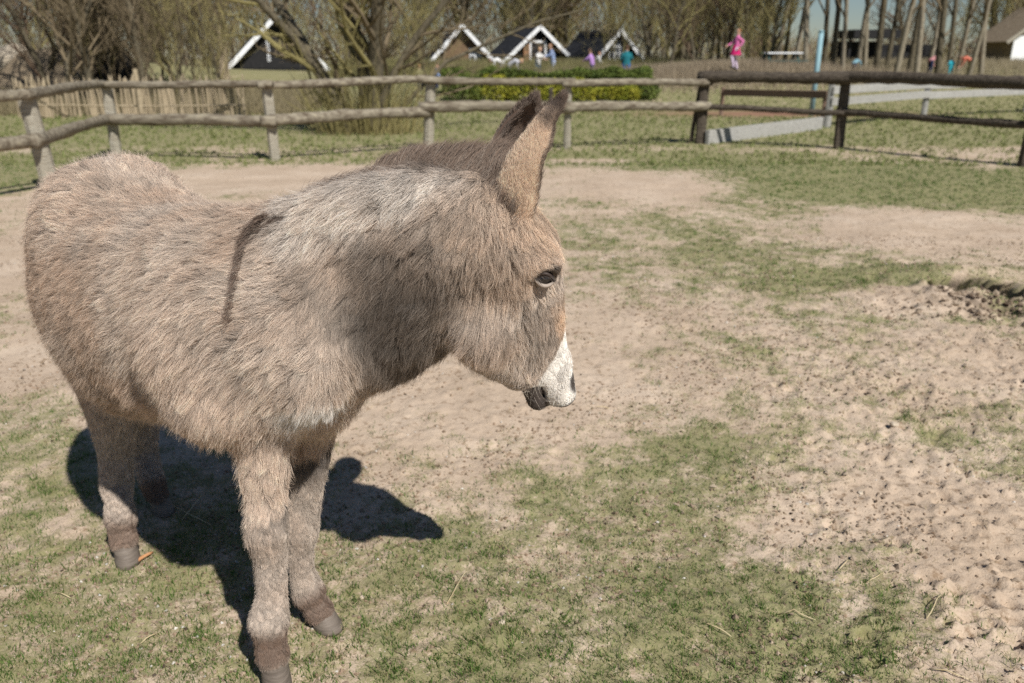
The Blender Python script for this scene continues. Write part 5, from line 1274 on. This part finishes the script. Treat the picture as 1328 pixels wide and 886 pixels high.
crumbs('sand_crumbs', 60000, 51, .0055, [(.42, .32, .23), (.47, .37, .28), (.36, .26, .18), (.30, .21, .14)], 'crumbs of loose sandy soil on the paddock')
crumbs('dark_soil_crumbs', 5000, 52, .0055, [(.10, .072, .05), (.16, .12, .085)], 'dark crumbs of moist soil and droppings on the paddock')
crumbs('pale_grit', 4000, 53, .0045, [(.62, .58, .52), (.70, .66, .60)], 'pale grit scattered on the paddock')
rg = np.random.default_rng(59); n = 420; x = HOLE[0] - .15 + rg.normal(0, .33, n); y = HOLE[1] - .42 + rg.normal(0, .17, n); z = zat(x, y); r = rg.uniform(.006, .028, n)
base = np.array([(1, 0, 0), (-1, 0, 0), (0, 1, 0), (0, -1, 0), (0, 0, .8), (0, 0, -.8)], float)
V = (base[None] * rg.uniform(.5, 1.2, (n, 6, 1)) + rg.normal(0, .15, (n, 6, 3))) * r[:, None, None] + np.stack([x, y, z + r * .2], 1)[:, None, :]
me = mesh_np('soil_clods', V.reshape(-1, 3), (np.array([(0, 2, 4), (2, 1, 4), (1, 3, 4), (3, 0, 4), (2, 0, 5), (1, 2, 5), (3, 1, 5), (0, 3, 5)])[None] + (np.arange(n) * 6)[:, None, None]).reshape(-1, 3), [M['blade']], False)
c = np.array([(.36, .27, .19), (.22, .16, .11), (.12, .085, .06), (.42, .33, .24)])[rg.integers(0, 4, n)]; c = np.repeat(c, 6, axis=0); add_attr(me, 'col', 'FLOAT_COLOR', 'POINT', np.c_[c, np.ones(len(c))]); tag(link('soil_clods', me), 'clods of dug earth thrown out round the hole', kind='stuff')
rg = np.random.default_rng(58); n = 2400; y = 1.3 + 5 * rg.random(n) ** 1.4; x = .55 + (y * .62) * rg.random(n) ** .8; kp = rg.random(n) < np.clip(7 * (fbm(x * 2.3, y * 2.3, 3, 29) - .47), .03, 1); x = x[kp]; y = y[kp]; n = len(x); z = zat(x, y); r = rg.uniform(.003, .016, n) ** 1.0 * rg.random(n) ** .7 + .002
V = (base[None] * rg.uniform(.5, 1.2, (n, 6, 1)) + rg.normal(0, .15, (n, 6, 3))) * r[:, None, None] + np.stack([x, y, z + r * .25], 1)[:, None, :]
me = mesh_np('sand_clods', V.reshape(-1, 3), (np.array([(0, 2, 4), (2, 1, 4), (1, 3, 4), (3, 0, 4), (2, 0, 5), (1, 2, 5), (3, 1, 5), (0, 3, 5)])[None] + (np.arange(n) * 6)[:, None, None]).reshape(-1, 3), [M['blade']], False)
c = np.array([(.44, .35, .26), (.40, .31, .23), (.48, .39, .29), (.33, .25, .18)])[rg.integers(0, 4, n)]; c = np.repeat(c, 6, axis=0); add_attr(me, 'col', 'FLOAT_COLOR', 'POINT', np.c_[c, np.ones(len(c))]); tag(link('sand_clods', me), 'trodden clods of sandy soil on the right of the paddock', kind='stuff')
# single stalks, sticks and stones that can be picked out
def stalk(name, a, b_, r, mt, label, cat, lift=.006, bendz=.006, group=None, k=6):
    a = G(*a); b_ = G(*b_); mid = (a + b_) / 2
    za, zb, zm = zg(a[0], a[1]), zg(b_[0], b_[1]), zg(mid[0], mid[1])
    c = np.array((mid[0], mid[1], zm)); e = MB(); d = (b_ - a); pp = []
    for i in range(6):
        t = i / 5; q = a + d * t; z = max(za * (1 - t) + zb * t, zg(q[0], q[1])) + lift + bendz * math.sin(t * math.pi)
        n_ = np.array((-d[1], d[0], 0)) * .03 * math.sin(t * 4 + a[0] * 9); pp.append((q[0] - c[0] + n_[0], q[1] - c[1] + n_[1], z - c[2]))
    e.tube(pp, [r * .8, r, r, r * .95, r * .85, r * .5], k, wob=.12)
    return tag(e.build(name, mt, None, True, tuple(c)), label, cat, group)
stalk('peeled_stick', (172, 733), (198, 716), .0062, M['stick'], 'short peeled orange stick lying against the hind hoof', 'stick', k=8)
ST = [((577, 788), (611, 738), 'long dry straw stalk on the green patch below the muzzle'), ((1124, 752), (1148, 741), 'short thick straw piece on the sandy green edge at right'), ((1200, 800), (1224, 770), 'straw stalk leaning over a hoof print in the right corner'),
 ((912, 812), (948, 828), 'thin stalk lying in the green grass at bottom centre right'), ((1205, 868), (1262, 884), 'straw stalk at the bottom edge in the right corner'), ((236, 672), (262, 636), 'pale stalk crossing the shadow under the belly'),
 ((204, 648), (276, 677), 'long thin stalk lying in the shadow behind the hind hoof'), ((92, 775), (72, 770), 'short straw bit in the grass of the left corner'), ((180, 833), (206, 822), 'short straw bit in the grass left of the front leg'),
 ((1010, 790), (1058, 803), 'dark thin twig among green tufts in the lower right'), ((962, 513), (975, 499), 'tiny straw on the sand right of the muzzle'), ((1088, 736), (1101, 722), 'straw piece on the bare sand above the green edge'), ((790, 530), (772, 529), 'short straw on bare sand in front of the muzzle')]
for a, b_, lb in ST: stalk('straw_stalk', a, b_, .0017, M['straw'], lb, 'straw', lift=.005, group='single straw stalks on the paddock')
def stone(px, py, r, label, seed, sq=.6):
    g = G(px, py); bm = bmesh.new(); bmesh.ops.create_icosphere(bm, subdivisions=3, radius=r); rr = random.Random(seed)
    ks = [(Vector((rr.gauss(0, 1), rr.gauss(0, 1), rr.gauss(0, 1))).normalized(), rr.uniform(.6, .95) * r) for _ in range(9)]
    for v in bm.verts:
        for n_, d in ks:
            e = v.co.dot(n_) - d
            if e > 0: v.co -= n_ * e
        v.co.z *= sq
    me = bpy.data.meshes.new('stone'); bm.to_mesh(me); bm.free(); me.materials.append(M['stone'])
    o = link('stone', me, None, (g[0], g[1], zg(g[0], g[1]) + r * sq * .45), (0, 0, seed)); return tag(o, label, 'stone', 'stones on the paddock')
stone(1159, 554, .018, 'square pale stone lying on the sand below the dug hole', 3)
stone(470, 776, .009, 'small white round pebble in the grass beside the front hooves', 4, .8)
stone(1117, 637, .013, 'flat pinkish stone half sunk in the churned sand', 5, .4)
stone(1030, 683, .007, 'tiny orange pebble on the sand edge', 6)
stone(651, 811, .010, 'pale pebble in the green patch at bottom centre', 7)
stone(192, 147, .03, 'white stone on the grass beyond the back of the foal', 8)
print('grass', time.time() - T00)
